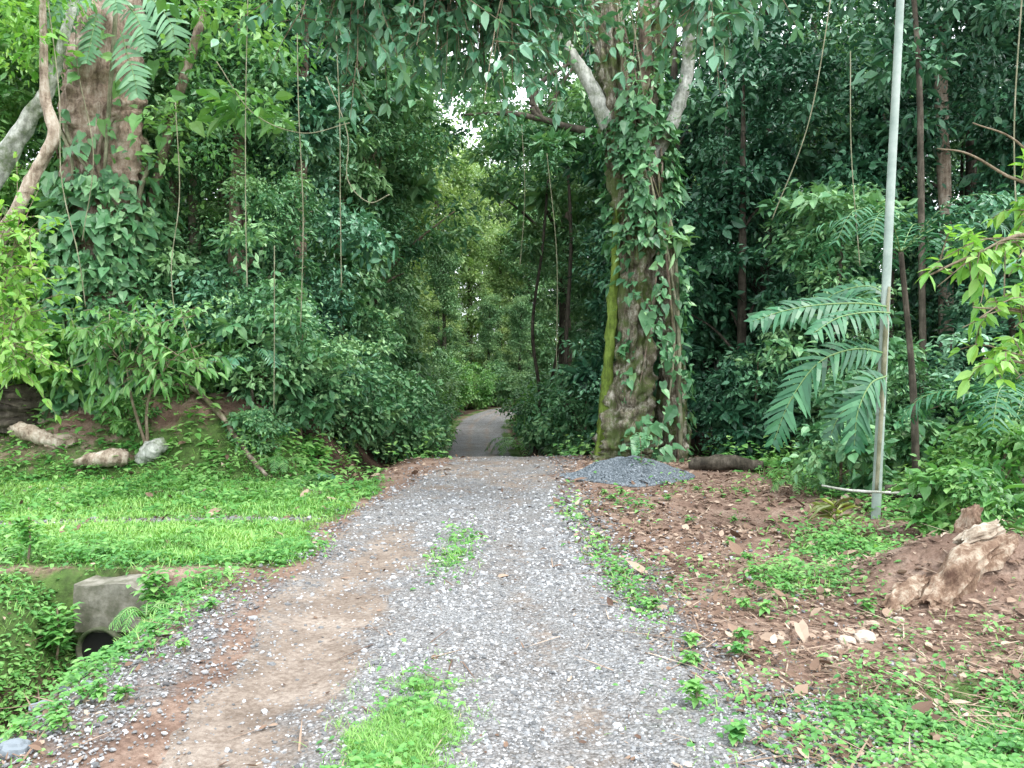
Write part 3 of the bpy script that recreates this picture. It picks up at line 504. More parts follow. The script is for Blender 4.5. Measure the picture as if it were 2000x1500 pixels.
def frond(parent, path, npair, length, width, mat, name='frond', normal=(0, -.8, .6), ang=55, droop=.25, rib=.012, sub='midrib', tip=.35):
    c, _ = smoothpath(path, np.ones(len(path)), npair+2); tg = unit(np.gradient(c, axis=0)); nv = np.array(normal, float)
    nv = unit(nv[None]-tg*(tg@nv)[:, None]); sv = np.cross(tg, nv)
    t = np.linspace(0, 1, len(c)); pf = np.interp(t, [0, .12, .45, .8, 1], [.45, .8, 1, .75, tip])
    mb = MB(); LT = (np.array([[-.5, -.02, 0], [.5, -.02, 0], [-.44, .35, .06], [.44, .35, .06], [-.26, .75, .05], [.36, .75, .05], [.12, 1, 0]]), [np.array([[0, 1, 3, 2], [2, 3, 5, 4]]), np.array([[4, 5, 6]])])
    for sg in (1, -1):
        ca, sa = math.cos(R(ang)), math.sin(R(ang)); n = len(c)-1
        d = sv[1:]*sg*sa+tg[1:]*ca+.09*rng.normal(size=(n, 3)); ln = length*pf[1:]*rng.uniform(.85, 1.05, n)
        tv, tf = LT; tvv = tv.copy(); tvv[:, 0] *= width*sg
        s_ = unit(np.cross(d, nv[1:])+.16*rng.normal(size=(n, 3))); n2 = np.cross(s_, unit(d)); d = unit(d)
        v = c[1:][:, None]+tvv[None, :, 0:1]*s_[:, None]+ln[:, None, None]*(tvv[None, :, 1:2]*d[:, None]+tvv[None, :, 2:3]*n2[:, None]*1.0)
        v[..., 2] -= droop*ln[:, None]*tvv[None, :, 1]**2
        off = (np.arange(n)*7)[:, None, None]
        mb.add(v.reshape(-1, 3), [(f[None]+off).reshape(-1, f.shape[1]) for f in tf], np.repeat(np.clip(.5+.18*rng.normal(size=n), 0, 1), 7))
    o = mb.build(name, mat, parent)
    tube(MB(), c+nv*.004, np.linspace(rib, rib*.3, len(c)), 2*len(c), 6).build(sub, M['midrib'], o, True)
    return o
M['midrib'] = tintmat('midrib', [(0, (.12, .22, .07)), (1, (.2, .3, .12))], .5)
DP = 8.8
def PP(l, dd=DP): return [P(a, b, dd+c) for a, b, c in l]
pl = empty('grey_pole', (0, 0, 0), 'tall thin grey-green pole leaning slightly right of the dirt patch', 'pole')
tube(MB(), PP([(1708, 1060, 0), (1722, 760, 0), (1738, 400, 0), (1752, 130, 0), (1766, -160, 0)]), [.052, .050, .048, .045, .042], 40, 14, .02).build('shaft', M['pole'], pl, True)
cp = MB(); tube(cp, PP([(1719, 812, 0), (1720, 800, 0)]), [.056, .056], 3, 14); cp.build('joint_band', M['pole'], pl, True)
ep = empty('split_leaf_plant', (0, 0, 0), 'climber with huge drooping split leaves clinging to the grey pole', 'plant')
fd = M['frond']
frond(ep, PP([(1735, 600, -.05), (1680, 593, -.25), (1600, 596, -.35), (1530, 608, -.4), (1470, 628, -.4)]), 22, .33, .056, fd, ang=46, normal=(0, -.75, .65), droop=.3)
frond(ep, PP([(1738, 612, -.1), (1700, 610, -.4), (1640, 620, -.7), (1590, 650, -.9)]), 15, .30, .056, fd, ang=50, normal=(.1, -.65, .75), droop=.4)
frond(ep, PP([(1728, 690, -.05), (1670, 682, -.3), (1600, 708, -.5), (1545, 780, -.55), (1512, 860, -.5)]), 23, .38, .060, fd, ang=44, normal=(-.3, -.9, .4), droop=.2)
frond(ep, PP([(1730, 735, -.1), (1700, 750, -.35), (1675, 805, -.5), (1668, 870, -.5)]), 17, .37, .060, fd, ang=42, normal=(0, -.95, .25), droop=.1)
frond(ep, PP([(1732, 745, .05), (1705, 775, .2), (1645, 805, .3), (1620, 855, .3)]), 13, .30, .055, M['dark'], ang=46, normal=(0, -.95, .25), droop=.1)
frond(ep, PP([(1740, 585, .05), (1700, 560, .3), (1640, 570, .5), (1590, 600, .6)]), 13, .30, .055, fd, ang=50, droop=.3)
tube(MB(), PP([(1712, 960, -.07), (1724, 760, -.075), (1730, 640, -.07), (1737, 560, -.06)]), [.02, .028, .028, .015], 30, 8, .1).build('stem', M['liana'], ep, True)
mo = empty('split_leaf_plant', (0, 0, 0), 'pale split-leaf climber high on the red-brown trunk at top left', 'plant')
DM = 13.6; PF = leafmat('pale_frond', (.07, .20, .09), (.14, .31, .16), (.25, .45, .25), .2, .35)
for l, L_, w_ in [([(235, 60, 0), (250, 110, -.2), (262, 150, -.3), (268, 185, -.3)], .42, .09), ([(250, 10, 0), (265, 30, -.2), (278, 60, -.3), (285, 95, -.3)], .40, .09), ([(280, -10, 0), (310, 10, -.2), (335, 50, -.3), (345, 100, -.2)], .42, .09), ([(200, -20, 0), (160, 0, -.3), (120, 10, -.5), (85, 50, -.5)], .38, .09), ([(190, 20, 0), (180, 70, -.2), (170, 120, -.3)], .32, .08), ([(150, -20, 0), (130, 30, -.2), (125, 60, -.2)], .32, .08), ([(230, -60, 0), (225, -20, -.2), (228, 20, -.3)], .38, .09)]:
    frond(mo, PP(l, DM), 11, L_, w_, PF, ang=58, normal=(0, -.95, .3), droop=.15)
hp = [(205, 150), (240, 185), (215, 225), (255, 240), (225, 190), (290, 215), (330, 200), (150, 120), (180, 90), (300, 150), (345, 225), (270, 265), (350, 310), (130, 150), (205, 60), (245, 300), (300, 245)]*3
pos = np.array([P(a+rng.normal()*16, b+rng.normal()*16, DM+rng.normal()*.15) for a, b in hp]); mb = MB(); inst(mb, HEART, pos, np.array([0, -.3, -.5])+.5*rng.normal(size=pos.shape), np.array([0, -1, .6])+.4*rng.normal(size=pos.shape), .25*rng.uniform(.5, 1.3, len(pos)), rng.uniform(.2, .9, len(pos)), droop=.1); mb.build('young_leaves', M['mid'], mo)
tube(MB(), PP([(205, 330, 0), (215, 180, 0), (225, 40, 0), (230, -100, 0)], DM+.2), [.03, .04, .04, .04], 20, 8).build('stem', M['liana'], mo, True)

def leaning(label, pts, rad, mat, cl=None, clm=None):
    e = empty('leaning_tree', (0, 0, 0), label, 'tree')
    tube(MB(), [P(*p) for p in pts], rad, 50, 16, .2, seed=4, crag=.16).build('trunk', mat, e, True)
    cs = np.array([P(*c) for c in cl]); mb = MB(); clumps(mb, cs, rng.uniform(.3, .6, len(cs)), 80, .14, LEAF8); mb.build('crown', clm or M['mid'], e)
leaning('pale trunk leaning right with a crooked top at the left edge', [(-70, 820, 12.6), (-20, 520, 12.3), (40, 400, 12), (75, 325, 12), (105, 262, 12), (88, 190, 12), (85, 60, 12), (80, -90, 12)], [.12, .11, .10, .09, .085, .07, .05, .04], M['palebark'], cl=[(20, 0, 12), (60, -20, 11.8), (100, 30, 12.2), (30, 60, 12), (110, -10, 12), (-10, 40, 12), (30, 130, 12), (80, 100, 12)], clm=M['lime'])
leaning('mottled grey trunk leaning right behind the crooked pale trunk', [(-300, 900, 13.5), (-120, 560, 13.2), (0, 330, 13), (60, 225, 13), (95, 170, 13), (140, 20, 13), (170, -100, 13)], [.24, .21, .17, .13, .09, .07, .05], M['lichen'], cl=[(60, 60, 13), (130, 40, 13), (160, -30, 13), (30, 120, 13), (90, 0, 13)])
st_list = [('slim pale trunk rising behind the leaves at upper left', [(395, 700, 17), (375, 350, 17), (388, 120, 17), (405, -80, 17)], [.13, .11, .09, .08], 'palebark'),
 ('slim trunk leaning left above the leafy wall', [(520, 700, 20), (480, 300, 20), (470, -60, 20)], [.12, .09, .07], 'bark'),
 ('dark slim twin-limbed trunk right of the far track', [(1045, 890, 27), (1055, 780, 27), (1040, 640, 27), (1060, 480, 27), (1070, 350, 27)], [.09, .07, .06, .05, .04], 'darkbark'),
 ('dark slim trunk close behind the big mossy tree', [(1110, 900, 24), (1105, 700, 24), (1115, 480, 24), (1108, 300, 24)], [.08, .07, .06, .04], 'darkbark'),
 ('very thin dark trunk over the fern by the track', [(1066, 880, 30), (1075, 760, 30), (1098, 640, 30), (1110, 540, 30)], [.08, .06, .05, .04], 'darkbark'),
 ('straight thin trunk in the shade at upper right', [(1805, 900, 14), (1800, 500, 14), (1795, 150, 14), (1780, -60, 14)], [.07, .06, .05, .04], 'darkbark'),
 ('pale distant trunk catching light at upper right', [(1850, 760, 17), (1845, 400, 17), (1838, 180, 17), (1836, -60, 17)], [.16, .14, .13, .12], 'palebark'),
 ('grey trunk in the gap right of the big mossy tree', [(1400, 860, 21), (1405, 600, 21), (1412, 380, 21), (1425, 200, 21)], [.11, .09, .08, .06], 'lichen')]
for lab, pts, rd, bm in st_list:
    e = empty('slim_tree', (0, 0, 0), lab, 'tree'); tube(MB(), [P(*p) for p in pts], rd, 30, 9, .12).build('trunk', M[bm], e, True)
    mb = MB(); cs = np.vstack([P(*pts[-1])+rng.normal(size=(14, 3))*np.array([.9, .6, .5])+np.array([0, 0, .5]), np.array([P(*pts[-2])+rng.normal(size=3)*.5 for _ in range(5)])]); clumps(mb, cs, rng.uniform(.35, .7, len(cs)), 80, .15); mb.build('crown', M['dark'] if pts[0][0] > 1150 else M['wall'], e)
dk = empty('arching_tree', (0, 0, 0), 'dark tree with crooked limbs arching over the track at top centre', 'tree'); DD = 21
for i_, (pts, rd) in enumerate([([(1225, 900, DD), (1222, 600, DD), (1215, 400, DD), (1180, 280, DD), (1100, 245, DD), (1000, 222, DD), (900, 225, DD)], [.22, .19, .17, .13, .09, .07, .03]), ([(1090, 245, DD), (1040, 215, DD), (1060, 160, DD), (1120, 120, DD)], [.08, .08, .07, .04]), ([(1060, 235, DD), (1030, 170, DD), (1045, 120, DD), (1000, 60, DD)], [.07, .06, .05, .03]), ([(1070, 220, DD), (1100, 160, DD), (1150, 90, DD)], [.07, .05, .03])]):
    tube(MB(), [P(*p) for p in pts], rd, 36, 9, .15, seed=i_).build('trunk' if i_ == 0 else 'limb', M['darkbark'], dk, True)
cs = np.array([P(px+rng.normal()*25, py+rng.normal()*20, DD+rng.normal()*.8) for px, py in [(900, 220), (860, 200), (820, 240), (940, 180), (980, 260), (1020, 280), (1080, 290), (1130, 260), (760, 170), (700, 150), (880, 270), (940, 250), (960, 60), (820, 150), (740, 220), (780, 100), (700, 60), (860, 60), (620, 120), (900, 120), (1000, 300), (960, 120), (1130, 190), (900, 30), (1150, 320), (1080, 340), (1000, 20), (930, 200), (1060, 50), (980, 170), (1040, 250)]])
mb = MB(); clumps(mb, cs, rng.uniform(.5, 1.0, len(cs)), 190, .14, flat=.5); mb.build('crown', M['wall'], dk)

for lab, pts in [('long straight liana hanging down the leafy wall right of the slim trunk', [(590, -40, 12.8), (588, 200, 12.8), (592, 420, 12.8), (590, 640, 12.9)]),
 ('liana hanging beside the top centre leaves', [(660, 60, 12.5), (659, 250, 12.5), (664, 400, 12.5), (668, 560, 12.6)]),
 ('looped liana curving to a hook on the leafy wall', [(640, 150, 13), (672, 260, 13), (690, 350, 13), (720, 395, 13), (760, 380, 13)]),
 ('liana at far left hanging past the crooked pale trunk', [(85, -40, 11.8), (110, 180, 11.8), (122, 350, 11.8), (150, 500, 11.8), (170, 600, 12)]),
 ('liana crossing the face of the red-brown trunk', [(148, -60, 13.5), (150, 120, 13.4), (175, 300, 13.3), (160, 470, 13.3)]),
 ('liana dangling low in front of the dark bushes at left', [(545, 480, 12.9), (538, 650, 12.9), (533, 800, 12.9)]),
 ('thin liana hanging left of the big mossy trunk', [(1075, 300, 18), (1090, 500, 18), (1085, 720, 18)]),
 ('thin pale liana at the right edge behind the bright branches', [(1992, -40, 9), (1985, 250, 9), (1988, 500, 9)]),
 ('thin liana hanging in front of the slim pale trunk', [(475, -40, 13), (480, 200, 13), (478, 420, 13), (482, 560, 13)]),
 ('wavy liana just right of the big red-brown trunk', [(340, 200, 13.2), (352, 380, 13.2), (338, 520, 13.2), (350, 640, 13.3)]),
 ('liana strung slantwise across the upper left leaves', [(430, 120, 13), (500, 220, 13), (590, 260, 13), (690, 240, 13.2)]),
 ('short liana hanging over the track from the dark arching limb', [(1015, 240, 20.5), (1018, 380, 20.5), (1012, 520, 20.5)]),
 ('liana hanging beside the straight thin trunk at upper right', [(1670, 100, 13.2), (1665, 300, 13.2), (1672, 520, 13.2)]),
 ('slanting liana at upper right left of the pole', [(1640, -60, 12), (1580, 230, 12), (1500, 430, 12.3)])]:
    o = tube(MB(), [P(*p)+np.array([.05*rng.normal(), 0, 0]) for p in pts], [.009]*len(pts), 50, 5).build('liana', M['liana'], None, True); tag(o, lab, 'liana')

# ---------------------------------------------------------------- palms and ferns
def palm(name, label, base, top, n, fl, ll, mat, cat, sw=.05, a0=0, up=.7, npair=18, w=.035):
    e = empty(name, (0, 0, 0), label, cat); base = np.array(base, float); top = np.array(top, float)
    tube(MB(), [base, (base+top)/2+[.05, 0, 0], top], [sw*1.2, sw, sw*.8], 12, 8, .1).build('stem', M['darkbark'], e, True)
    for i in range(n):
        a = a0+i*6.283/n+rng.normal()*.15; o = np.array([math.cos(a), math.sin(a), 0]); u = up*rng.uniform(.7, 1.2); l = fl*rng.uniform(.85, 1.1)
        frond(e, [top, top+o*l*.4+[0, 0, u*l*.45], top+o*l*.8+[0, 0, u*l*.4], top+o*l*1.05+[0, 0, u*l*.02]], npair, ll, w, mat, normal=(0, 0, 1), ang=58, droop=.35, rib=.008)
    return e
palm('palm', 'dark understory palm behind the pole at mid right', (6.2, 11.6, float(H(6.2, 11.6))-.1), (5.9, 11.5, 3.6), 9, 1.6, .42, M['frond'], 'palm')
palm('palm', 'low palm clump at the right edge behind the bright branches', (6.4, 9.6, float(H(6.4, 9.6))-.1), (6.3, 9.5, 1.1), 8, 1.4, .38, M['frond'], 'palm')
palm('palm', 'palm-like plant in the left bushes above the ditch', (-4.8, 13.9, float(H(-4.8, 13.9))-.1), (-4.8, 13.8, 1.9), 8, .8, .25, M['teal'], 'palm', .03)
for lab, px, d_, s_, m_ in [('pale green fern clump on the right of the far track', 1015, 31, 1.3, 'mid'), ('fern fronds arching over the ditch left of the track', 590, 12.6, .55, 'cover'), ('yellow-green fern at the left edge by the culvert ditch', 15, 4.6, .32, 'lime'), ('small fern under the dark bushes at left', 545, 13.0, .5, 'mid'), ('fern in front of the culvert mouth', 285, 5.6, .25, 'cover'), ('fern beside the low dark bush right of the gravel pile', 1560, 11, .5, 'mid'), ('second fern on the right of the far track', 1075, 29, 1.0, 'dark')]:
    x_ = (px-1000)/F*d_; z_ = float(H(x_, d_)); palm('fern', lab, (x_, d_, z_-.03), (x_, d_, z_+.08*s_), 9, s_, s_*.28, M[m_], 'fern', .012*s_, up=.9, npair=16, w=.04*s_)
def rosette(name, label, x, y, n, L_, mat, wid=.6, T=LEAF8, up=1.0, droop=.5, h=0):
    z = float(H(x, y)); e = empty(name, (x, y, z), label, 'plant'); a = rng.random(n)*6.28; mb = MB()
    if h: tube(MB(), [[0, 0, -.02], [.02, 0, h*.5], [0, .01, h]], [.012, .01, .006], 8, 6).build('stem', M['twig'], e, True)
    zz = rng.uniform(.3, 1, n)*h; p_ = np.stack([0*a+rng.normal(size=n)*h*.15, rng.normal(size=n)*h*.15, zz], -1)
    inst(mb, T, p_, np.stack([np.cos(a), np.sin(a), up*rng.uniform(.2, 1.4, n)], -1), np.stack([-np.cos(a), -np.sin(a), 0*a+1], -1), L_*rng.uniform(.6, 1.1, n), np.clip(.5+.25*rng.normal(size=n), 0, 1), droop=droop, wid=wid)
    mb.build('leaves', mat, e); return e
M['ti'] = leafmat('ti_leaf', (.09, .035, .03), (.13, .17, .05), (.3, .36, .08), .3)
rosette('cordyline', 'spiky reddish-green rosette plant at the foot of the grey pole', (1630-1000)/F*8.2, 8.2, 26, .42, M['ti'], .28, up=1.2, h=.25)
rosette('broad_leaf_plant', 'glossy broad-leaved plant at the ditch under the left bushes', (622-1000)/F*13.3, 13.3, 12, .75, M['teal'], .8, up=1.5, h=.1)
rosette('broad_leaf_plant', 'second broad-leaved plant low in the ditch at left', (660-1000)/F*13.0, 13.0, 10, .5, M['mid'], .8, up=1.0, h=.05)
rosette('seedling', 'dark-leaved seedling growing on the gravel pile', (1250-1000)/F*12.6, 12.6, 70, .15, M['wall'], 1.0, h=.75)
rosette('broad_leaf_plant', 'leafy plant with long leaves at the right edge above the log', (1935-1000)/F*7.2, 7.2, 30, .45, M['mid'], .6, h=.6)
rosette('broad_leaf_plant', 'bright long-leaved plant right of the grey pole base', (1800-1000)/F*7.6, 7.6, 22, .34, M['cover'], .6, h=.3)
rosette('weed', 'upright weed alone on the gravel in the right foreground', (1355-1000)/F*3.75, 3.75, 44, .07, M['cover'], 1.2, h=.12)
rosette('weed', 'broad weed in the dirt left of the bottom right greenery', (1440-1000)/F*3.35, 3.35, 30, .07, M['cover'], 1.3, h=.08)
rosette('weed', 'leafy weed beside the culvert mouth', (300-1000)/F*5.9, 5.9, 130, .11, M['cover'], 1.1, h=.34)
rosette('weed', 'leafy weed hanging over the top of the culvert', (275-1000)/F*6.45, 6.45, 60, .09, M['cover'], 1.1, h=.10)
rosette('weed', 'low weed drooping over the left corner of the culvert', (175-1000)/F*6.45, 6.45, 70, .09, M['cover'], 1.1, h=.14)
rosette('weed', 'tall weed at the left edge of the side drive front', (40-1000)/F*6.6, 6.7, 110, .13, M['cover'], 1.0, h=.4)
rosette('weed', 'weed on the ditch side left of the culvert', (110-1000)/F*6.0, 6.0, 130, .11, M['cover'], 1.1, h=.42)
for k_ in range(26):
    px = rng.uniform(1130, 1700); d_ = rng.uniform(4.2, 11)
    rosette('weed', 'small leafy weed sprouting from the earth right of the track', (px-1000)/F*d_, d_, 26, .075, M['cover'], 1.2, h=.08)['group'] = 'small weeds on the right verge'
for k_ in range(14):
    d_ = rng.uniform(3.4, 6.0); x_ = rng.uniform(-2.5, -1.9)
    rosette('weed', 'small leafy weed sprouting between the culvert ditch and the track', x_, d_, 26, .06, M['cover'], 1.2, h=.07)['group'] = 'small weeds on the left verge'

def edge_shrub(name, label, base, limbs, tips, leaf, mat, drop=.4, spread=.35, r0=.03, wid=1.1, nrep=3):
    e = empty(name, (0, 0, 0), label, 'tree'); base = np.array(base, float)
    for l in limbs: tube(MB(), [base]+[P(*q) for q in l], np.linspace(r0, .005, len(l)+1), 30, 7, .1).build('limb' if l is not limbs[0] else 'trunk', M['twig'], e, True)
    spray_crown(e, tips, leaf, mat, drop=drop, spread=spread, per=6, wid=wid, nrep=nrep, twr=.007)
edge_shrub('sapling', 'bright-leaved sapling reaching in from the right edge beside the pole', (4.6, 5.6, float(H(4.6, 5.6))), [[(2120, 700, 5.5), (2030, 470, 5.4), (1900, 500, 5.3), (1800, 545, 5.2)], [(2140, 750, 5.5), (2030, 620, 5.3), (1900, 600, 5.2)], [(2140, 800, 5.5), (2040, 720, 5.2), (1920, 700, 5.1)]],
    [(P(2030, 470, 5.4), [P(1830, 560, 5.2), P(1800, 530, 5.3), P(1880, 520, 5.2), P(1940, 480, 5.4), P(1970, 540, 5.2)]), (P(2030, 620, 5.3), [P(1880, 640, 5.1), P(1930, 590, 5.2), P(1980, 640, 5.2)]), (P(2040, 720, 5.2), [P(1900, 720, 5.0), P(1960, 690, 5.2), P(1985, 740, 5.1)])], .115, M['lime'], nrep=3)
edge_shrub('sapling', 'bare-twigged branch with lime leaves at the upper right edge', (6.0, 7.5, float(H(6.0, 7.5))), [[(2160, 600, 7), (2060, 400, 6.6), (1960, 340, 6.5), (1890, 300, 6.5), (1830, 290, 6.5)], [(2160, 600, 7), (2080, 400, 6.6), (1990, 280, 6.5), (1900, 240, 6.5)]],
    [(P(2080, 400, 6.6), [P(1985, 350, 6.5), P(2000, 320, 6.4), P(1990, 380, 6.6), P(1995, 420, 6.4)])], .12, M['lime'], r0=.022)
edge_shrub('sapling', 'lime-leaved shrub at the left edge below the leaning trunks', (-7.6, 10.9, float(H(-7.6, 10.9))), [[(-50, 800, 10.5), (0, 600, 10.5), (40, 420, 10.5)], [(-50, 800, 10.6), (20, 640, 10.6), (90, 600, 10.5)]],
    [(P(-20, 560, 10.5), [P(rng.uniform(-40, 80), rng.uniform(380, 600), 10.5+rng.normal()*.4) for _ in range(14)]), (P(-10, 680, 10.6), [P(rng.uniform(-40, 110), rng.uniform(560, 720), 10.6+rng.normal()*.4) for _ in range(14)])], .14, M['lime'], .3, .8, wid=1.25, nrep=5)
edge_shrub('sapling', 'shrub with long drooping bright leaves in front of the red-brown trunk', (-6.2, 12.9, float(H(-6.2, 12.9))), [[(260, 790, 12.8), (240, 690, 12.6), (200, 620, 12.5)], [(290, 780, 12.8), (340, 700, 12.6), (400, 670, 12.5)]],
    [(P(250, 720, 12.7), [P(rng.uniform(130, 430), rng.uniform(600, 740), 12.6+rng.normal()*.4) for _ in range(22)])], .20, M['mid'], .6, .8, wid=.9, nrep=3)

# ---------------------------------------------------------------- logs, stump, rocks, culvert, pile
def zz(px, d): x = (px-1000)/F*d; return x, float(H(x, d))
def log(name, label, pts, rad, mat, seed=1, n=24, cat='log', crag=.14, rough=.25):
    return tag(tube(MB(), pts, rad, n, 16, rough, seed=seed, crag=crag).build(name, mat, None, True), label, cat)
def onb(px, d, dz): x, z = zz(px, d); return [x, d, z+dz]
log('fallen_log', 'pale curved log lying highest on the left bank', [onb(12, 13.1, .16), onb(40, 13.0, .20), onb(80, 12.9, .15), onb(122, 12.8, .13)], [.08, .15, .13, .07], M['palebark'], 3)
log('fallen_log', 'short pale log below the curved log on the bank', [onb(145, 12.5, .12), onb(180, 12.5, .18), onb(225, 12.5, .22), onb(250, 12.55, .18)], [.05, .11, .15, .12], M['palebark'], 7)
log('fallen_log', 'mottled log half sunk in weeds right of the short pale log', [onb(272, 12.7, 0), onb(295, 12.7, .18), onb(325, 12.8, .26)], [.1, .17, .1], M['lichen'], 9)
log('fallen_branch', 'long brown branch lying across the left bank toward the ditch', [onb(310, 13.9, .16), onb(370, 13.7, .2), onb(430, 13.4, .14), onb(480, 12.9, .14), onb(520, 12.4, .1)], [.03, .04, .05, .04, .025], M['bark'], 2, cat='branch')
log('stump', 'dark rotten stump at the left edge of the bank', [onb(30, 13.3, -.1), onb(30, 13.3, .3), onb(38, 13.3, .55), onb(36, 13.3, .7)], [.42, .42, .36, .2], M['darkbark'], 5, 40, cat='stump')
def jaglog(name, label, pts, rad, mat, seed):
    c, r = smoothpath(pts, rad, 60); seg = 32
    tg = unit(np.gradient(c, axis=0)); a = unit(np.cross(tg, [0, 0, 1.])); b = np.cross(tg, a); th = np.linspace(0, 6.283, seg, endpoint=False)
    L = np.arange(60)[:, None]*1.
    rr = r[:, None]*(1+.30*(vnoise(np.cos(th)[None]*2+L*.06, np.sin(th)[None]*2+L*.09, .8, seed)-.5)*2+.22*(vnoise(np.cos(th)[None]*7+L*.02, np.sin(th)[None]*7, .7, seed+1)-.5)*2)
    v = c[:, None]+rr[..., None]*(np.cos(th)[None, :, None]*a[:, None]+np.sin(th)[None, :, None]*b[:, None])
    jl = .08*(vnoise(th*6, 0*th, .8, seed+2)-.3)[None, :, None]; endw = ss(8, 0, np.arange(60))[:, None, None]; endw2 = ss(51, 59, np.arange(60))[:, None, None]
    v = v-tg[:, None]*jl*endw+tg[:, None]*jl*endw2
    i = np.arange(59)[:, None]*seg; j = np.arange(seg)[None]; j2 = (j+1) % seg; q = np.stack([i+j, i+j2, i+seg+j2, i+seg+j], -1).reshape(-1, 4)
    vv = np.vstack([v.reshape(-1, 3), c[4], c[-5]]); jj = np.arange(seg); m = 60*seg
    return tag(MB().add(vv, [q, np.vstack([np.stack([np.full(seg, m), (jj+1) % seg, jj], -1), np.stack([np.full(seg, m+1), 59*seg+jj, 59*seg+(jj+1) % seg], -1)])]).build(name, mat, None, False), label, 'log')
jaglog('broken_log', 'chunky cream and brown log half buried in the red mound at right', [onb(1815, 5.2, -.02), onb(1850, 5.3, .03), onb(1900, 5.4, .06), onb(1955, 5.6, .07)], [.08, .10, .12, .10], M['wood'], 11)
jaglog('root_lump', 'cream weathered lump on top of the broken log', [onb(1878, 5.5, .11), onb(1910, 5.5, .16), onb(1945, 5.6, .16)], [.05, .07, .05], M['palebark'], 19)
jaglog('wood_chunk', 'upright splintered wood chunk behind the broken log', [onb(1885, 5.95, -.02), onb(1895, 5.95, .14), onb(1908, 5.95, .24)], [.09, .07, .03], M['wood'], 13)
jaglog('root_lump', 'rotten brown root lump left of the broken log', [onb(1735, 5.2, -.02), onb(1770, 5.3, .03), onb(1805, 5.4, .04)], [.06, .09, .06], M['wood'], 17)
log('fallen_branch', 'thin pale branch lying crosswise at the foot of the pole', [P(1605, 948, 8.4), P(1660, 958, 8.4), P(1740, 962, 8.4), P(1835, 966, 8.5)], [.010, .014, .014, .009], M['lichen'], 4, cat='branch')
log('fallen_log', 'dark log lying behind the gravel pile at right', [onb(1345, 13.8, .1), onb(1420, 13.6, .15), onb(1490, 13.5, .12)], [.1, .14, .09], M['darkbark'], 8)
log('fallen_log', 'dark log in the undergrowth behind the foot of the pole', [onb(1730, 9.6, .1), onb(1830, 9.4, .15), onb(1960, 9.3, .12)], [.09, .12, .1], M['darkbark'], 6)
def rock(label, px, d, s, mat, fl=.6, name='rock'):
    x, z = zz(px, d); v, f = ICO; f = f[0]
    for _ in range(2):
        e_ = {}; vv = list(v); nf = []
        def mid(a, b):
            k = (min(a, b), max(a, b))
            if k not in e_: vv.append((vv[a]+vv[b])/2); e_[k] = len(vv)-1
            return e_[k]
        for a, b, c in f: ab, bc, ca = mid(a, b), mid(b, c), mid(c, a); nf += [[a, ab, ca], [b, bc, ab], [c, ca, bc], [ab, bc, ca]]
        v = unit(np.array(vv))*.5; f = np.array(nf)
    sd = int(rng.integers(99)); v = v*(.75+.6*vnoise(v[:, 0]*2+v[:, 2], v[:, 1]*2-v[:, 2], .6, sd))[:, None]; q = np.round(v*4)/4; v = v*.65+q*.35
    v = v*np.array([s, s*.8, s*fl])+np.array([x, d, z+s*fl*.2]); o = MB().add(v, [f], .2+.7*rng.random()).build(name, mat, None, False); return tag(o, label, 'rock')
rock('pale angular rock below the red mound', 1690, 4.75, .13, M['rock']); rock('flat tan rock left of the angular rock under the mound', 1655, 4.7, .1, M['rock'])
rock('small tan rock right of the angular rock under the mound', 1700, 4.95, .10, M['rock']); rock('grey rock at the bottom left corner', 30, 3.3, .13, M['bluestone'])
rock('pale stone on the left verge near the track', 495, 5.2, .06, M['stone']); rock('white stone at the left wheel track', 530, 4.4, .05, M['stone']); rock('dark rounded stone near the culvert ditch', 80, 3.9, .10, M['bluestone'])
rock('brown rock half buried on the bank between the pale logs', 120, 12.95, .45, M['rock'])
for k_ in range(16):
    d_ = rng.uniform(3.3, 4.6); r_ = rock('dark ditch stone in the lower left corner', 1000+F*rng.uniform(-2.95, -2.2)/d_, d_, rng.uniform(.03, .08), M['bluestone']); r_['group'] = 'dark stones by the culvert ditch'
for k_ in range(34):
    r_ = rock('small broken stone in the rubble below the red mound', rng.uniform(1520, 1850), rng.uniform(4.3, 5.2), rng.uniform(.025, .07), M['rock']); r_['group'] = 'rubble stones below the mound'
x, z = zz(1560, 4.75); mb = MB(); inst(mb, HEART, np.array([[x, 4.75, z+.11]]), np.array([[.3, -.3, -.8]]), np.array([[.2, -1, .4]]), np.array([.15]), .85, droop=.1, wid=.75)
tag(mb.build('dry_leaf', M['litter']), 'large pale dry leaf curled on the dirt right of the track', 'leaf')
# culvert
cu = empty('culvert', (-3.30, 6.26, -.08), 'mossy square concrete culvert block with dark pipe mouth under the grassy drive', 'culvert')
NX, NZ = 16, 10
bx, bz = np.meshgrid(np.linspace(-.30, .28, NX), np.linspace(-.36, .03, NZ)); top_ = np.where(bz > -.02, .03*(vnoise(bx, bz, .1, 3)-.5)-.07*ss(.12, .28, bx), 0)
fr = np.stack([bx+.02*(vnoise(bx, bz, .08, 8)-.5), -.02-.03*fbm(bx*5, bz*5, .6, 3)+0*bx, bz+top_], -1).reshape(-1, 3); bk = fr+np.array([.05, .38, .01])
i = np.arange(NZ-1)[:, None]*NX; j = np.arange(NX-1)[None]; q = np.stack([i+j, i+j+1, i+NX+j+1, i+NX+j], -1).reshape(-1, 4)
n0 = NX*NZ; edge = [k for k in range(NX)]+[r*NX+NX-1 for r in range(1, NZ)]+[(NZ-1)*NX+k for k in range(NX-2, -1, -1)]+[r*NX for r in range(NZ-2, 0, -1)]
sd = np.array([[edge[k], edge[(k+1) % len(edge)], edge[(k+1) % len(edge)]+n0, edge[k]+n0] for k in range(len(edge))])
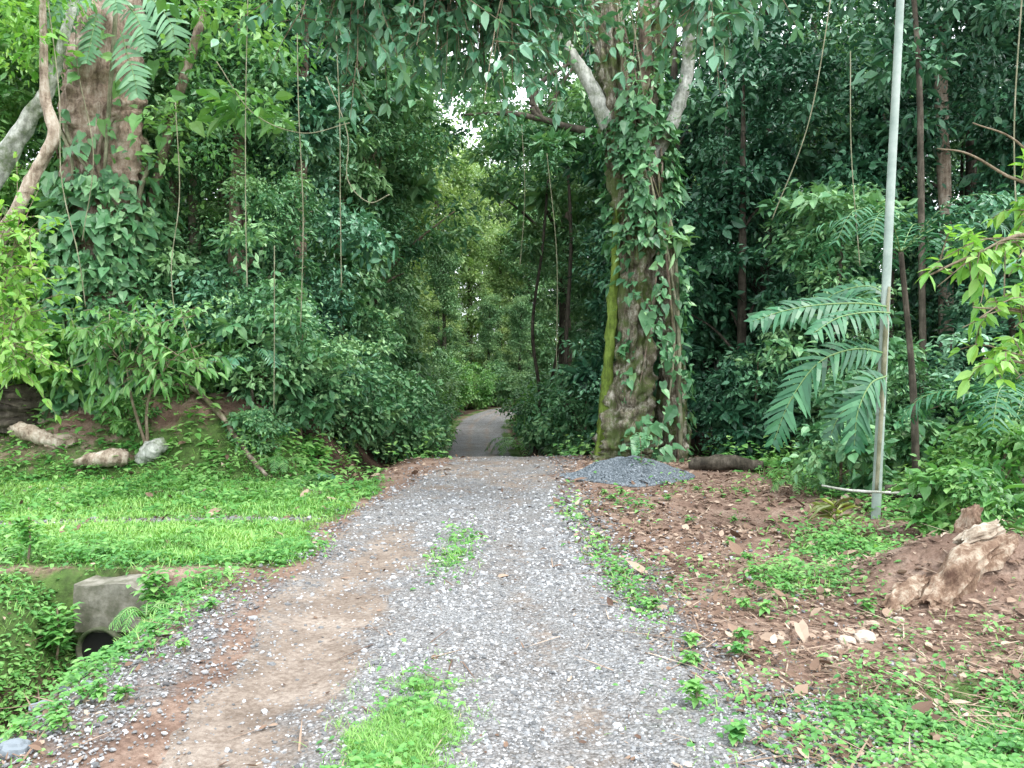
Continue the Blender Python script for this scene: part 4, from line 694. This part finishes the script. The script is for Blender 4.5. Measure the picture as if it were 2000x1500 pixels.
MB().add(np.vstack([fr, bk]), [q, q+n0, sd], .55).build('headwall', M['concrete'], cu, False)
th = np.linspace(0, 2*np.pi, 25)[:-1]; mb = MB(); prof = [(.19, .15), (.19, -.06), (.18, -.08), (.16, -.07), (.155, .15)]
vv = np.concatenate([np.stack([r*np.cos(th)-.08, np.full(24, yy), r*np.sin(th)-.50], -1) for r, yy in prof]); k = np.arange(24); k2 = (k+1) % 24
mb.add(vv, [np.concatenate([np.stack([a*24+k, a*24+k2, (a+1)*24+k2, (a+1)*24+k], -1) for a in range(4)])], .15).build('pipe', M['concrete'], cu, True)
mb = MB(); vv = np.vstack([np.stack([.158*np.cos(th)-.08, np.full(24, -.03), .158*np.sin(th)-.50], -1), [[-.08, -.03, -.50]]]); mb.add(vv, [np.stack([k, k2, np.full(24, 24)], -1)], .2).build('mouth_shade', M['black'], cu)  # near-black disc standing in for the shade inside the pipe
# gravel pile
pxp, dp = 1235, 12.9; x0 = (pxp-1000)/F*dp; hp_ = .40
def pilez(RR): return hp_*np.clip(1-RR**1.25, 0, 1)
N_ = 14000; r_ = np.sqrt(rng.random(N_))*1.15; a_ = rng.random(N_)*6.283; lp = lambda a: .75+.5*vnoise(np.cos(a)*2, np.sin(a)*2, 1, 4)
x = x0+r_*np.cos(a_)*.9*lp(a_); y = dp+r_*np.sin(a_)*.9*lp(a_); z = H(x, y)+pilez(np.minimum(r_, 1))*(.8+.4*vnoise(x, y, .3, 2))+.01
mb = MB(); inst(mb, ICO, np.stack([x, y, z], -1), rng.normal(size=(N_, 3)), rng.normal(size=(N_, 3)), rng.uniform(.02, .055, N_), rng.beta(2, 2, N_), wid=.8, jit=.25)
rr = np.linspace(0, 1, 14); aa = np.linspace(0, 2*np.pi, 40, endpoint=False); RR, AA = np.meshgrid(rr, aa, indexing='ij'); gx = x0+RR*np.cos(AA)*.9*lp(AA); gy = dp+RR*np.sin(AA)*.9*lp(AA); gz = H(gx, gy)+pilez(RR)*.8-.01
i = np.arange(13)[:, None]*40; j = np.arange(40)[None]; mb.add(np.stack([gx, gy, gz], -1).reshape(-1, 3), [np.stack([i+j, i+(j+1) % 40, i+40+(j+1) % 40, i+40+j], -1).reshape(-1, 4)], .3)
tag(mb.build('gravel_pile', M['bluestone']), 'low heap of blue-grey crushed gravel at the foot of the big mossy tree', 'gravel pile')

# ---------------------------------------------------------------- light, world, camera
az = R(125); el = R(58)
w = bpy.data.worlds.new('World'); S.world = w; w.use_nodes = True; nt = w.node_tree; nt.nodes.clear()
sk = nt.nodes.new('ShaderNodeTexSky'); sk.sky_type = 'NISHITA'; sk.sun_disc = False; sk.sun_elevation = el; sk.sun_rotation = az; sk.dust_density = 4; sk.air_density = 1.0
mx = nt.nodes.new('ShaderNodeMix'); mx.data_type = 'RGBA'; mx.inputs[0].default_value = .7; nt.links.new(sk.outputs[0], mx.inputs[6]); mx.inputs[7].default_value = (28, 29.5, 31, 1)
bg = nt.nodes.new('ShaderNodeBackground'); bg.inputs[1].default_value = .15; nt.links.new(mx.outputs[2], bg.inputs[0])
ow = nt.nodes.new('ShaderNodeOutputWorld'); nt.links.new(bg.outputs[0], ow.inputs[0])
sl = bpy.data.lights.new('sun', 'SUN'); sl.energy = 3.0; sl.angle = R(14); sl.color = (1, .97, .91)
so = bpy.data.objects.new('sun', sl); C.objects.link(so)
dv = Vector((math.sin(az)*math.cos(el), math.cos(az)*math.cos(el), math.sin(el)))
so.rotation_euler = dv.to_track_quat('Z', 'Y').to_euler()
cam = bpy.data.cameras.new('camera'); co = bpy.data.objects.new('camera', cam); C.objects.link(co); S.camera = co
co.location = (0, 0, CAMZ); co.rotation_euler = (R(90), 0, 0); cam.lens = 36*F/2000; cam.sensor_width = 36; cam.clip_end = 2000
S.view_settings.view_transform = 'Standard'; S.view_settings.look = 'None'; S.view_settings.exposure = 0
print('STONES', NST, 'GRASS', NG, 'COVER', NC)
